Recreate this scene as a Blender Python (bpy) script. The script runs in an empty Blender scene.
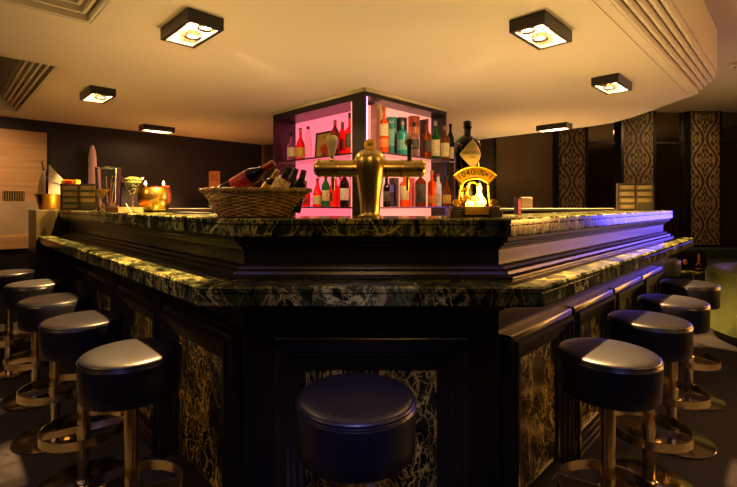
import bpy, math, random
from mathutils import Vector, Matrix, Euler
random.seed(7)
PI = math.pi
S2 = math.sqrt(.5)
scene = bpy.context.scene
COL = scene.collection
CX, HY, F, H = 368.5, 204.0, 430.0, 1.35      # photo centre column, horizon row, focal length in pixels, eye height
ZC = 2.38                                      # dropped ceiling
ZH = 2.94                                      # high ceiling
BT, LT = 1.294, 1.060                          # bar top, ledge top
BX = .011


def px(x, Y):
    return (x - CX) / F * Y


def pz(y, Y):
    return H - (y - HY) / F * Y


def lin(h):
    h = h.lstrip('#')
    c = [int(h[i:i + 2], 16) / 255 for i in (0, 2, 4)]
    return tuple((v / 12.92 if v <= .04045 else ((v + .055) / 1.055) ** 2.4) for v in c) + (1.0,)


# ------------------------------------------------------------------ materials
MATS = {}


def mat(name, color='#808080', rough=.5, metal=0., trans=0., emit=None, es=0., coat=0., ior=1.45, alpha=1.,
        spec=.5, noise=None, bump=None, aniso=0.):
    if name in MATS:
        return MATS[name]
    m = bpy.data.materials.new(name)
    m.use_nodes = True
    nt = m.node_tree
    b = nt.nodes['Principled BSDF']
    c = lin(color)
    b.inputs['Base Color'].default_value = c
    b.inputs['Roughness'].default_value = rough
    b.inputs['Metallic'].default_value = metal
    b.inputs['Transmission Weight'].default_value = trans
    b.inputs['IOR'].default_value = ior
    b.inputs['Coat Weight'].default_value = coat
    b.inputs['Alpha'].default_value = alpha
    b.inputs['Specular IOR Level'].default_value = spec
    b.inputs['Anisotropic'].default_value = aniso
    if emit:
        b.inputs['Emission Color'].default_value = lin(emit)
        b.inputs['Emission Strength'].default_value = es
    tc = None
    if noise:      # (scale, other colour, detail)
        tc = nt.nodes.new('ShaderNodeTexCoord')
        mp = nt.nodes.new('ShaderNodeMapping')
        nt.links.new(tc.outputs['Object'], mp.inputs[0])
        sc = noise[0]
        mp.inputs['Scale'].default_value = sc if isinstance(sc, tuple) else (sc, sc, sc)
        n = nt.nodes.new('ShaderNodeTexNoise')
        n.inputs['Scale'].default_value = 1
        n.inputs['Detail'].default_value = noise[2]
        nt.links.new(mp.outputs[0], n.inputs[0])
        r = nt.nodes.new('ShaderNodeValToRGB')
        r.color_ramp.elements[0].position = .35
        r.color_ramp.elements[1].position = .68
        r.color_ramp.elements[0].color = c
        r.color_ramp.elements[1].color = lin(noise[1])
        nt.links.new(n.outputs[0], r.inputs[0])
        nt.links.new(r.outputs[0], b.inputs['Base Color'])
    if bump:       # (scale, strength, distance)
        tc = tc or nt.nodes.new('ShaderNodeTexCoord')
        mp = nt.nodes.new('ShaderNodeMapping')
        nt.links.new(tc.outputs['Object'], mp.inputs[0])
        sc = bump[0]
        mp.inputs['Scale'].default_value = sc if isinstance(sc, tuple) else (sc, sc, sc)
        n = nt.nodes.new('ShaderNodeTexNoise')
        n.inputs['Scale'].default_value = 1
        n.inputs['Detail'].default_value = 3
        nt.links.new(mp.outputs[0], n.inputs[0])
        bp = nt.nodes.new('ShaderNodeBump')
        bp.inputs['Strength'].default_value = bump[1]
        bp.inputs['Distance'].default_value = bump[2]
        nt.links.new(n.outputs[0], bp.inputs['Height'])
        nt.links.new(bp.outputs[0], b.inputs['Normal'])
    MATS[name] = m
    return m


def marble_mat(name, sc=1., vein='#8f9358', dark='#070b07', mid='#1c2614', rough=.13, amount=1.):
    m = bpy.data.materials.new(name)
    m.use_nodes = True
    nt = m.node_tree
    N, Lk = nt.nodes, nt.links
    b = N['Principled BSDF']
    b.inputs['Roughness'].default_value = rough
    tc = N.new('ShaderNodeTexCoord')
    warp = N.new('ShaderNodeTexNoise')
    warp.inputs['Scale'].default_value = 4 * sc
    warp.inputs['Detail'].default_value = 6
    Lk.new(tc.outputs['Object'], warp.inputs[0])
    sub = N.new('ShaderNodeVectorMath'); sub.operation = 'MULTIPLY_ADD'
    Lk.new(warp.outputs['Color'], sub.inputs[0])
    sub.inputs[1].default_value = (.13, .13, .13)
    mpp = N.new('ShaderNodeMapping')
    mpp.inputs['Rotation'].default_value = (.5, .35, .6)
    mpp.inputs['Scale'].default_value = (1.15, .8, .62)
    Lk.new(tc.outputs['Object'], mpp.inputs[0])
    Lk.new(mpp.outputs[0], sub.inputs[2])
    fac = None
    for kind, s, w, a, off in (('n', 2.6 * sc, .016, 1., .50), ('n', 5.5 * sc, .020, .85, .47), ('n', 12 * sc, .022, .6, .52), ('v', 11 * sc, .035, .55, 0)):
        if kind == 'v':
            v = N.new('ShaderNodeTexVoronoi')
            v.feature = 'DISTANCE_TO_EDGE'
            v.inputs['Scale'].default_value = s
            Lk.new(sub.outputs[0], v.inputs[0])
            src = v.outputs['Distance']
        else:
            v = N.new('ShaderNodeTexNoise')
            v.inputs['Scale'].default_value = s
            v.inputs['Detail'].default_value = 4
            v.inputs['Distortion'].default_value = .5
            Lk.new(sub.outputs[0], v.inputs[0])
            m1 = N.new('ShaderNodeMath'); m1.operation = 'SUBTRACT'; m1.inputs[1].default_value = off
            Lk.new(v.outputs[0], m1.inputs[0])
            m2 = N.new('ShaderNodeMath'); m2.operation = 'ABSOLUTE'
            Lk.new(m1.outputs[0], m2.inputs[0])
            src = m2.outputs[0]
        r = N.new('ShaderNodeMapRange')
        r.inputs['From Min'].default_value = 0
        r.inputs['From Max'].default_value = w
        r.inputs['To Min'].default_value = a
        r.inputs['To Max'].default_value = 0
        Lk.new(src, r.inputs[0])
        if fac is None:
            fac = r.outputs[0]
        else:
            mx = N.new('ShaderNodeMath'); mx.operation = 'MAXIMUM'
            Lk.new(fac, mx.inputs[0]); Lk.new(r.outputs[0], mx.inputs[1])
            fac = mx.outputs[0]
    patch = N.new('ShaderNodeTexNoise')
    patch.inputs['Scale'].default_value = 4.5 * sc
    patch.inputs['Detail'].default_value = 6
    Lk.new(sub.outputs[0], patch.inputs[0])
    pr = N.new('ShaderNodeMapRange')
    pr.inputs['From Min'].default_value = .36
    pr.inputs['From Max'].default_value = .60
    Lk.new(patch.outputs[0], pr.inputs[0])
    mul = N.new('ShaderNodeMath'); mul.operation = 'MULTIPLY'
    Lk.new(fac, mul.inputs[0]); Lk.new(pr.outputs[0], mul.inputs[1])
    mul2 = N.new('ShaderNodeMath'); mul2.operation = 'MULTIPLY'
    mul2.inputs[1].default_value = amount
    Lk.new(mul.outputs[0], mul2.inputs[0])
    c1 = N.new('ShaderNodeMix'); c1.data_type = 'RGBA'
    c1.inputs[6].default_value = lin(dark); c1.inputs[7].default_value = lin(mid)
    p2 = N.new('ShaderNodeTexNoise')
    p2.inputs['Scale'].default_value = 9 * sc
    p2.inputs['Detail'].default_value = 8
    Lk.new(sub.outputs[0], p2.inputs[0])
    p2r = N.new('ShaderNodeMapRange')
    p2r.inputs['From Min'].default_value = .4
    p2r.inputs['From Max'].default_value = .7
    Lk.new(p2.outputs[0], p2r.inputs[0])
    Lk.new(p2r.outputs[0], c1.inputs[0])
    c2 = N.new('ShaderNodeMix'); c2.data_type = 'RGBA'
    Lk.new(mul2.outputs[0], c2.inputs[0])
    Lk.new(c1.outputs[2], c2.inputs[6])
    c2.inputs[7].default_value = lin(vein)
    Lk.new(c2.outputs[2], b.inputs['Base Color'])
    MATS[name] = m
    return m


def damask_mat(name):
    """ogee damask wallpaper: tone-on-tone medallions, object X across, Z up"""
    m = bpy.data.materials.new(name)
    m.use_nodes = True
    nt = m.node_tree
    N, Lk = nt.nodes, nt.links
    b = N['Principled BSDF']
    b.inputs['Roughness'].default_value = .6
    tc = N.new('ShaderNodeTexCoord')
    sp = N.new('ShaderNodeSeparateXYZ')
    Lk.new(tc.outputs['Object'], sp.inputs[0])

    def M(op, a, c=None, d=None):
        n = N.new('ShaderNodeMath'); n.operation = op
        for i, v in enumerate((a, c, d)):
            if v is None:
                continue
            if isinstance(v, (int, float)):
                n.inputs[i].default_value = v
            else:
                Lk.new(v, n.inputs[i])
        return n.outputs[0]
    u = M('ABSOLUTE', sp.outputs[0])
    z = sp.outputs[2]
    W, P = .235, .74
    zp = M('PINGPONG', z, P / 2)
    un = M('DIVIDE', u, W)
    edge = M('ADD', M('MULTIPLY', M('COSINE', M('MULTIPLY', z, 2 * PI / P)), .36), .5)
    d = M('SUBTRACT', un, edge)

    def motif(a, b_):
        b2 = M('MULTIPLY', b_, .72)
        rad = M('SQRT', M('ADD', M('MULTIPLY', a, a), M('MULTIPLY', b2, b2)))
        ang = M('ARCTAN2', b2, a)
        w1 = M('SINE', M('ADD', M('MULTIPLY', ang, 8), M('MULTIPLY', M('SINE', M('MULTIPLY', rad, 62)), 1.4)))
        w2 = M('SINE', M('ADD', M('MULTIPLY', rad, 95), M('MULTIPLY', M('COSINE', M('MULTIPLY', ang, 6)), 1.5)))
        return M('ADD', M('MULTIPLY', w1, .6), M('MULTIPLY', w2, .6))
    inm = motif(u, zp)
    outm = motif(M('SUBTRACT', W, u), M('SUBTRACT', P / 2, zp))
    side = M('GREATER_THAN', d, 0)
    t = M('ADD', M('MULTIPLY', inm, M('SUBTRACT', 1, side)), M('MULTIPLY', outm, side))
    ad = M('ABSOLUTE', d)
    t = M('SUBTRACT', t, M('MULTIPLY', M('LESS_THAN', ad, .10), 3))
    t = M('ADD', t, M('MULTIPLY', M('MULTIPLY', M('LESS_THAN', ad, .19), M('GREATER_THAN', ad, .10)), 2.2))
    r = N.new('ShaderNodeMapRange')
    r.inputs['From Min'].default_value = -.12
    r.inputs['From Max'].default_value = .12
    Lk.new(t, r.inputs[0])
    mx = N.new('ShaderNodeMix'); mx.data_type = 'RGBA'
    mx.inputs[6].default_value = lin('#2c2318'); mx.inputs[7].default_value = lin('#82704c')
    Lk.new(r.outputs[0], mx.inputs[0])
    Lk.new(mx.outputs[2], b.inputs['Base Color'])
    MATS[name] = m
    return m


marble = marble_mat('verde_marble', 1.3, vein='#b4ae66', mid='#3e4a2c', dark='#0b100a')
marble_pan = marble_mat('verde_marble_panel', 1.5, vein='#b39a3e', dark='#080a06', mid='#2b2c16', rough=.2, amount=1.3)
black = mat('black_lacquer', '#13110e', .3, bump=((260, 260, 4), .12, .002))
blackm = mat('black_matt', '#090807', .5)
leather = mat('black_leather', '#121116', .36, spec=.45, bump=(420, .12, .001))
steel = mat('brushed_steel', '#e6d2a0', .17, 1.)
steel_d = mat('polished_base_steel', '#8d8272', .2, 1.)
brass = mat('aged_brass', '#cdb673', .3, 1.)
brassl = mat('polished_gold_metal', '#d9ae44', .27, 1.)
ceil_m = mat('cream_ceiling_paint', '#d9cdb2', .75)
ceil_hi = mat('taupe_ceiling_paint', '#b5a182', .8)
wall_dark = mat('dark_brown_wall', '#1a110c', .6, noise=(1.5, '#150e0a', 3))
wall_br = mat('olive_brown_wall', '#6c5c3a', .6, noise=(2, '#635334', 3))
carpet = mat('brown_carpet', '#1d1816', .95, noise=(90, '#292320', 3), bump=(300, .6, .004))
floor_m = carpet
mirror_m = mat('smoked_mirror', '#94866e', .03, 1.)
glass = mat('clear_glass', '#ffffff', .02, 0, 1., ior=1.45)
glass_shelf = mat('shelf_glass', '#e8d8d8', .08, 0, .6)
white_refl = mat('white_reflector', '#fff6e6', .5)
bulb_m = mat('lit_bulb', '#ffffff', .5, emit='#ffd79a', es=14.)
damask = damask_mat('damask_wallpaper')
stone = mat('sand_stone_panel', '#b08c62', .6, noise=((1.2, 1.2, 22), '#94734e', 5), bump=((2, 2, 40), .2, .004))
stone2 = mat('pale_stone_block', '#a3937a', .55, noise=(3, '#8c7c64', 6))
bronze = mat('dark_bronze', '#3a2c1f', .4, .6, noise=(60, '#5a452f', 2))
greenv = mat('olive_green_velvet', '#4c5420', .8, noise=(6, '#434a1a', 2))
greend = mat('dark_green_velvet', '#1d2a1c', .8)
wicker = mat('wicker', '#a88a3c', .5, noise=(30, '#6e5626', 2))
wickerd = mat('wicker_dark', '#6a4b24', .6)
wood_tray = mat('light_wood', '#94642e', .5, noise=((3, 30, 30), '#7a4e22', 3))
pinkL = mat('backlit_pink_panel', '#d06078', .4, emit='#f96c80', es=.5)
pinkR = mat('backlit_peach_panel', '#d08a80', .4, emit='#fb9c86', es=.46)
led = mat('magenta_led_strip', '#ffffff', .4, emit='#ff7ae0', es=1.5)
plum = mat('plum_lacquer', '#2a0f1a', .3)
cream = mat('cream_paint', '#b9a77c', .6)
cloth = mat('white_linen', '#d8c8ac', .85)
paper = mat('pale_paper', '#c9b48c', .7)
greycard = mat('grey_slate_board', '#6e685a', .5)
greyedge = mat('grey_metal_rack', '#7a7160', .4, .6)
ivory = mat('ivory_ceramic', '#d8cfa8', .25)


# ------------------------------------------------------------------ mesh builder
class MB:
    def __init__(s):
        s.v, s.f = [], []

    def add(s, vs, fs, M=None):
        o = len(s.v)
        s.v += [tuple(M @ Vector(p)) if M else tuple(p) for p in vs]
        s.f += [tuple(i + o for i in f) for f in fs]
        return s

    def box(s, x0, x1, y0, y1, z0, z1, M=None):
        vs = [(x0, y0, z0), (x1, y0, z0), (x1, y1, z0), (x0, y1, z0), (x0, y0, z1), (x1, y0, z1), (x1, y1, z1), (x0, y1, z1)]
        return s.add(vs, [(0, 3, 2, 1), (4, 5, 6, 7), (0, 1, 5, 4), (1, 2, 6, 5), (2, 3, 7, 6), (3, 0, 4, 7)], M)

    def lathe(s, prof, n=32, M=None, a0=0., a1=2 * PI, closed=True):
        full = abs(a1 - a0 - 2 * PI) < 1e-6
        m = n if full else n + 1
        vs, idx = [], []
        for (r, z) in prof:
            if r < 1e-6:
                idx.append([len(vs)] * m); vs.append((0, 0, z))
            else:
                row = []
                for i in range(m):
                    a = a0 + (a1 - a0) * i / n
                    row.append(len(vs)); vs.append((r * math.cos(a), r * math.sin(a), z))
                idx.append(row)
        fs = []
        for j in range(len(prof) - 1):
            for i in range(n):
                k = (i + 1) % m
                q = [idx[j][i], idx[j][k], idx[j + 1][k], idx[j + 1][i]]
                q2 = []
                for t in q:
                    if t not in q2:
                        q2.append(t)
                if len(q2) > 2:
                    fs.append(tuple(q2))
        return s.add(vs, fs, M)

    def cyl(s, r, z0, z1, n=24, M=None, r2=None):
        r2 = r if r2 is None else r2
        return s.lathe([(0, z0), (r, z0), (r2, z1), (0, z1)], n, M)

    def tube(s, pts, r, n=8, cl=False, M=None, caps=True):
        pts = [Vector(p) for p in pts]
        m = len(pts)
        vs, fs = [], []
        up = None
        for i, p in enumerate(pts):
            a = pts[(i - 1) % m] if (cl or i > 0) else p
            c = pts[(i + 1) % m] if (cl or i < m - 1) else p
            t = (c - a).normalized()
            if up is None:
                up = Vector((0, 0, 1)) if abs(t.z) < .9 else Vector((1, 0, 0))
            side = t.cross(up)
            if side.length < 1e-5:
                side = t.cross(Vector((0, 1, 0)))
            side.normalize()
            up = side.cross(t).normalized()
            rr = r[i] if isinstance(r, (list, tuple)) else r
            for k in range(n):
                an = 2 * PI * k / n
                vs.append(p + (side * math.cos(an) + up * math.sin(an)) * rr)
        for i in range(m if cl else m - 1):
            for k in range(n):
                j = (i + 1) % m
                fs.append((i * n + k, i * n + (k + 1) % n, j * n + (k + 1) % n, j * n + k))
        if not cl and caps:
            fs.append(tuple(range(n - 1, -1, -1)))
            fs.append(tuple((m - 1) * n + k for k in range(n)))
        return s.add(vs, fs, M)

    def prism(s, poly, z0, z1, M=None):
        n = len(poly)
        vs = [(p[0], p[1], z0) for p in poly] + [(p[0], p[1], z1) for p in poly]
        fs = [tuple(range(n - 1, -1, -1)), tuple(range(n, 2 * n))] + [(i, (i + 1) % n, n + (i + 1) % n, n + i) for i in range(n)]
        return s.add(vs, fs, M)

    def loft(s, rings, caps=True, M=None):
        n = len(rings[0])
        vs = [p for r in rings for p in r]
        fs = []
        for j in range(len(rings) - 1):
            for i in range(n):
                fs.append((j * n + i, j * n + (i + 1) % n, (j + 1) * n + (i + 1) % n, (j + 1) * n + i))
        if caps:
            fs.append(tuple(range(n - 1, -1, -1)))
            fs.append(tuple((len(rings) - 1) * n + k for k in range(n)))
        return s.add(vs, fs, M)


def fixnormals(me):
    import bmesh
    bm = bmesh.new(); bm.from_mesh(me)
    bmesh.ops.recalc_face_normals(bm, faces=bm.faces)
    bm.to_mesh(me); bm.free()


def obj(name, mb, m, parent=None, loc=None, rot=None, bevel=0., smooth=True, label=None, ang=35):
    me = bpy.data.meshes.new(name)
    me.from_pydata(mb.v, [], mb.f)
    fixnormals(me)
    if smooth:
        for p in me.polygons:
            p.use_smooth = True
        me.set_sharp_from_angle(angle=math.radians(ang))
    me.materials.append(m)
    o = bpy.data.objects.new(name, me)
    COL.objects.link(o)
    if parent:
        o.parent = parent
    if loc is not None:
        o.location = loc
    if rot is not None:
        o.rotation_euler = rot
    if bevel:
        b = o.modifiers.new('bevel', 'BEVEL')
        b.width = bevel; b.segments = 2; b.limit_method = 'ANGLE'; b.angle_limit = math.radians(40)
    if label:
        o['label'] = label
    return o


def tag(o, label, cat, group=None, kind=None):
    o['label'] = label
    o['category'] = cat
    if group:
        o['group'] = group
    if kind:
        o['kind'] = kind
    return o


def thing(name, label, cat, loc=(0, 0, 0), rz=0., group=None, rot=None):
    o = bpy.data.objects.new(name, None)
    o.empty_display_size = .1
    COL.objects.link(o)
    o.location = loc
    o.rotation_euler = rot if rot is not None else (0, 0, rz)
    return tag(o, label, cat, group)


def struct(name, mb, m, bevel=0., loc=None, parent=None):
    o = obj(name, mb, m, parent, loc, bevel=bevel)
    if not parent:
        o['kind'] = 'structure'
    return o


def copy_tree(o, parent=None):
    c = o.copy()
    COL.objects.link(c)
    if parent:
        c.parent = parent
    for ch in list(o.children):
        copy_tree(ch, c)
    return c


def text(name, body, size, m, parent, M, extrude=.0006, align='CENTER', sx=1.):
    cu = bpy.data.curves.new(name, 'FONT')
    cu.body = body; cu.size = size; cu.extrude = extrude
    cu.align_x = align; cu.align_y = 'CENTER'
    t = bpy.data.objects.new(name, cu)
    COL.objects.link(t)
    dg = bpy.context.evaluated_depsgraph_get()
    me = bpy.data.meshes.new_from_object(t.evaluated_get(dg))
    bpy.data.objects.remove(t)
    me.transform(M @ Matrix.Diagonal((sx, 1, 1, 1)))
    me.materials.clear(); me.materials.append(m)
    o = bpy.data.objects.new(name, me)
    COL.objects.link(o)
    o.parent = parent
    return o


FRONT = Matrix.Rotation(PI / 2, 4, 'X')        # text laid in XY stands up in XZ facing -Y


def T(x=0, y=0, z=0):
    return Matrix.Translation((x, y, z))


def RZ(a):
    return Matrix.Rotation(a, 4, 'Z')


def light(name, typ, loc, energy, color, size=.03, rot=(0, 0, 0), spot=None, blend=.4, parent=None):
    l = bpy.data.lights.new(name, typ)
    l.energy = energy
    l.color = lin(color)[:3]
    if typ in ('POINT', 'SPOT'):
        l.shadow_soft_size = size
    if typ == 'SPOT':
        l.spot_size = math.radians(spot); l.spot_blend = blend
    if typ == 'AREA':
        l.size = size
    o = bpy.data.objects.new(name, l)
    COL.objects.link(o)
    o.location = loc
    o.rotation_euler = rot
    if parent:
        o.parent = parent
    return o


# ------------------------------------------------------------------ camera
cam = bpy.data.cameras.new('camera')
cam.sensor_width = 36.0
cam.lens = 36.0 * F / 737.0
cam.shift_y = -(243.5 - HY) / 737.0
camo = bpy.data.objects.new('camera', cam)
COL.objects.link(camo)
camo.location = (0, 0, H)
camo.rotation_euler = (PI / 2, 0, 0)
scene.camera = camo

# ------------------------------------------------------------------ room shell
XR, YB, XL, YN = 7.4, 7.5, -7.4, -2.6
room = [(XL, YN), (XR, YN), (XR, YB), (-1.87, YB), (XL, 1.97)]
struct('floor', MB().prism(room, -.12, 0), carpet)
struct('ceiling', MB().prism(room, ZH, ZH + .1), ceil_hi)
struct('wall_back', MB().box(-1.95, XR + .1, YB, YB + .12, 0, ZH), wall_br)
struct('wall_right', MB().box(XR, XR + .12, YN, YB, 0, ZH), wall_br)
struct('wall_near', MB().box(XL, XR, YN - .12, YN, 0, ZH), wall_dark)
struct('wall_left', MB().box(XL - .12, XL, YN, 2.0, 0, ZH), wall_dark)
A_, B_ = Vector((XL - .05, 1.97, 0)), Vector((-1.85, YB, 0))
struct('wall_diagonal', MB().prism([(XL, 1.97), (-1.87, YB), (-1.87 - .09, YB + .09), (XL - .09, 1.97 + .09)], 0, ZH), wall_dark)
# back wall behind the back bar, its shade painted as a darker sheet
struct('trim_1', MB().box(-1.8, px(495, 7.46), 7.44, 7.499, 0, ZH), mat('shaded_wall_umber', '#33271a', .5))
struct('trim_2', MB().box(px(494, 7.43), px(496, 7.43), 7.40, 7.439, 0, 2.7), blackm)
struct('baseboard_back', MB().box(px(497, 7.4), XR, 7.30, 7.499, 0, .62), mat('dark_dado', '#100d0b', .5), bevel=.004)

# dropped raft of the ceiling with its stepped edges
raft = [(.44, 1.4), (3.08, 4.04), (3.14, 5.1), (3.10, 5.45), (2.92, 5.75), (2.0, 6.65), (1.17, 7.48), (-1.87, 7.48),
        (-6.2, 3.17), (-5.9, 2.86), (-3.93, 4.83), (-2.33, 3.23), (-4.5, 1.06), (-3.74, .31), (-1.59, 2.46), (-.53, 1.4)]
cr = MB()
cr.prism(raft, ZC, ZH - .001)
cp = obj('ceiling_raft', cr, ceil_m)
cp['kind'] = 'structure'
import bmesh as _bm
_b = _bm.new(); _b.from_mesh(cp.data)
_bm.ops.triangulate(_b, faces=[f for f in _b.faces if len(f.verts) > 4]); _b.to_mesh(cp.data); _b.free()


def cornice(name, pts, sgn, n=5, run=.031, rise=.030):
    prof = [(0., ZC + .0)]
    o, z = 0., ZC
    prof = [(-.002, ZH - .002)]
    for i in range(n):
        prof += [(o, z + .004), (o + run * .52, z + .004), (o + run * .52, z + .055), (o + run, z + .055)]
        o += run
        z += rise
    prof += [(o, ZH - .002)]
    P = [Vector(p) for p in pts]
    rings = []
    for i, p in enumerate(P):
        d0 = (P[i] - P[i - 1]).normalized() if i > 0 else None
        d1 = (P[i + 1] - P[i]).normalized() if i < len(P) - 1 else None
        n0 = Vector((d0.y, -d0.x)) * sgn if d0 is not None else None
        n1 = Vector((d1.y, -d1.x)) * sgn if d1 is not None else None
        if n0 is None:
            off = n1
        elif n1 is None:
            off = n0
        else:
            off = (n0 + n1) / (1 + n0.dot(n1))
        rings.append([(p.x + off.x * a, p.y + off.y * a, z) for a, z in prof])
    m = MB().loft(rings)
    c = struct(name, m, ceil_m)
    return c


cornice('trim_3', [(-3.9, .15), (-1.59, 2.46), (-.53, 1.4), (.44, 1.4), (3.08, 4.04)], 1)
cornice('trim_4', [(-3.93, 4.83), (-2.33, 3.23)], 1)
# shadow-gap groove strips on the raft, beside the steps
def groove(name, a, b):
    a, b = Vector(a), Vector(b)
    d = (b - a).normalized(); nn = Vector((d.y, -d.x)) * .0016
    struct(name, MB().prism([a - nn, b - nn, b + nn, a + nn], ZC - .0012, ZC + .002), mat('groove_shadow_gap', '#8f7444', .8))


groove('trim_5', (.50, 1.54), (2.98, 4.02))

# pilasters with damask paper, smoked mirrors between
pil_x = [(556, 588), (621, 656), (688, 722)]
side_names = ['beside the plain brown wall', 'in the middle of the three', 'nearest the right edge of the room']
for i, (a, b) in enumerate(pil_x):
    xa, xb = px(a, 7.36), px(b, 7.36)
    w = (xb - xa) / 2
    t = thing('wall_pilaster', ['flat wall pilaster papered in damask, beside the plain brown wall', 'damask papered pilaster directly behind the right menu rack', 'tall damask pilaster nearest the green sofa'][i], 'pilaster', ((xa + xb) / 2, 7.36, .62), 0, 'damask pilasters on the back wall')
    t['kind'] = 'thing'
    obj('core', MB().box(-w, w, .02, .139, 0, ZH - .62), blackm, t)
    obj('wallpaper', MB().box(-w + .045, w - .045, -.0, .03, .03, ZH - .63), damask, t)
    obj('edge_trim', MB().box(-w, -w + .045, -.012, .03, 0, ZH - .62), black, t)
    obj('edge_trim', MB().box(w - .045, w, -.012, .03, 0, ZH - .62), black, t)
for i, (a, b) in enumerate([(588.5, 620.5), (656.5, 687.5), (722.5, 752)]):
    xa, xb = px(a, 7.4), px(b, 7.4)
    t = thing('wall_mirror', ['smoked wall mirror between the first and middle damask pilasters', 'smoked wall mirror between the middle and right damask pilasters', 'smoked wall mirror right of the last damask pilaster'][i], 'mirror', ((xa + xb) / 2, 7.46, .62), 0, 'smoked mirrors on the back wall')
    w = (xb - xa) / 2
    obj('mirror_pane', MB().box(-w, w, 0, .038, 0.0, ZH - .63), mirror_m, t)
    obj('rail', MB().box(-w, w, -.02, -.001, 1.77, 1.81), blackm, t)

# ------------------------------------------------------------------ the bar
HB, DB = .511, 1.724
LL, LR = 3.33, 2.97


def side_pt(side, s, o):
    """point on a bar side: side -1 left, 1 right; s along from the front corner, o outward"""
    return Vector((BX + side * (HB + S2 * s + S2 * o), DB + S2 * s - S2 * o))


def station(o, e=0.):
    c = .41421 * o
    return [side_pt(-1, LL + e, o), Vector((BX - HB - c, DB - o)), Vector((BX + HB + c, DB - o)), side_pt(1, LR + e, o)]


def sweep(prof, e=0.):
    mb = MB()
    rings = []
    st = [station(o, e) for o, z in prof]
    for k in range(4):
        rings.append([(st[i][k].x, st[i][k].y, prof[i][1]) for i in range(len(prof))])
    mb.loft(rings)
    return mb


bar = thing('bar_counter', 'large black panelled cocktail bar with a chamfered front corner', 'bar counter', (0, 0, 0))
body = [(-.06, .02), (0, .02), (0, .98), (0, 1.22), (-.06, 1.22)]
obj('body', sweep([(-.06, 0), (.015, 0), (.015, .06), (0, .07), (0, 1.221), (-.06, 1.221)]), black, bar, bevel=.002)
obj('ledge_moulding', sweep([(-.01, .925), (.02, .925), (.03, .94), (.05, .945), (.06, .965), (.09, .970), (.09, .9865), (-.01, .9865)]), black, bar, bevel=.002)
obj('riser_moulding', sweep([(-.01, 1.0605), (.075, 1.0605), (.075, 1.070), (.055, 1.074), (.05, 1.088), (.030, 1.092), (.024, 1.104), (.008, 1.108), (-.01, 1.108)]), black, bar, bevel=.0015)
obj('top_moulding', sweep([(-.01, 1.168), (.010, 1.168), (.012, 1.182), (.028, 1.185), (.030, 1.198), (.048, 1.203), (.050, 1.2215), (-.01, 1.2215)]), black, bar, bevel=.0015)
bt = obj('bar_top', sweep([(-.29, 1.244), (-.29, BT), (.062, BT), (.068, BT - .006), (.068, BT - .021), (.060, BT - .023), (.060, BT - .026), (.068, BT - .029), (.068, 1.228), (.062, 1.222), (-.06, 1.222), (-.06, 1.244)], 0), marble, bar)
lg = obj('drinks_ledge', sweep([(.001, .987), (.001, LT), (.212, LT), (.219, LT - .007), (.219, LT - .021), (.213, LT - .0225), (.213, LT - .025), (.219, LT - .027), (.219, .994), (.212, .987)], 0), marble, bar)
# inner carcass of the counter
obj('inner_carcass', sweep([(-.27, 0), (-.27, 1.243), (-.061, 1.243), (-.061, 0)], -.03), blackm, bar)


def panel(side, s0, s1, z0=.012, z1=.825, zin=(.10, .69), fw=.115):
    """raised bolection frame round a marble field"""
    if side == 0:
        def P(s, o, z):
            return (BX + s, DB - o, z)
    else:
        def P(s, o, z):
            p = side_pt(side, s, o)
            return (p.x, p.y, z)
    prof = [(0, .0), (0, .040), (.008, .046), (.020, .050), (.026, .062), (.040, .064), (.046, .056), (.058, .052), (.066, .040),
            (.080, .036), (.088, .024), (fw - .008, .020), (fw, .004), (fw, .0)]
    rings = []
    bt_ = zin[0] - z0
    for (cs, cz) in ((0, 0), (1, 0), (1, 1), (0, 1)):
        ring = []
        for a, o in prof:
            az = a if cz else a / fw * bt_
            tz = a / fw * (z1 - zin[1]) if cz else az
            s = s1 - a if cs else s0 + a
            z = z1 - tz if cz else z0 + tz
            ring.append(P(s, o, z))
        rings.append(ring)
    rings.append(rings[0])
    fr = obj('panel_frame', MB().loft(rings, caps=False), black, bar, ang=25)
    m = MB()
    a, b = s0 + fw - .01, s1 - fw + .01
    c = [P(a, .001, zin[0] - .01), P(b, .001, zin[0] - .01), P(b, .001, zin[1] + .01), P(a, .001, zin[1] + .01)]
    d = [P(a, .005, zin[0] - .01), P(b, .005, zin[0] - .01), P(b, .005, zin[1] + .01), P(a, .005, zin[1] + .01)]
    m.loft([c, d])
    obj('marble_inlay', m, marble_pan, fr)


panel(0, -.376, .376)
for k in range(4):
    panel(-1, .02 + .79 * k, .02 + .79 * k + .745)
    panel(1, .02 + .68 * k, .02 + .68 * k + .645)

# end block at the far left of the bar
mb = MB()
e0 = LL + .003
poly = [side_pt(-1, e0, .238), side_pt(-1, e0 + .47, .238), side_pt(-1, e0 + .47, -.34), side_pt(-1, e0, -.34)]
mb.prism(poly, 0, BT)
blk = obj('end_block', mb, mat('olive_bronze_lacquer', '#3d3419', .35, noise=(4, '#2f2814', 3)), None, bevel=.004)
tag(blk, 'tall olive brown end block closing the left end of the bar', 'bar end block')

# rear counter that carries on round the back of the bar
rc = thing('rear_counter', 'black rear counter with pale marble top running behind the back bar shelves', 'counter', (0, 0, 0))
obj('worktop', MB().prism([(-2.5, 5.35), (3.05, 5.35), (3.3, 5.75), (-2.9, 5.75)], 1.262, BT), mat('pale_counter_stone', '#9a9078', .3), rc, bevel=.003)
obj('carcass', MB().prism([(-2.4, 5.40), (2.95, 5.40), (3.2, 5.7), (-2.8, 5.7)], 0, 1.261), blackm, rc)
# low service counter inside the bar
obj2 = obj('service_counter', MB().prism([(-.9, 4.6), (-.2, 3.9), (.13, 3.9), (.8, 4.55), (1.1, 5.2), (-1.1, 5.2)], 0, .88), blackm, None, bevel=.004)
tag(obj2, 'low black service counter under the lit back bar shelves', 'counter')

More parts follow.
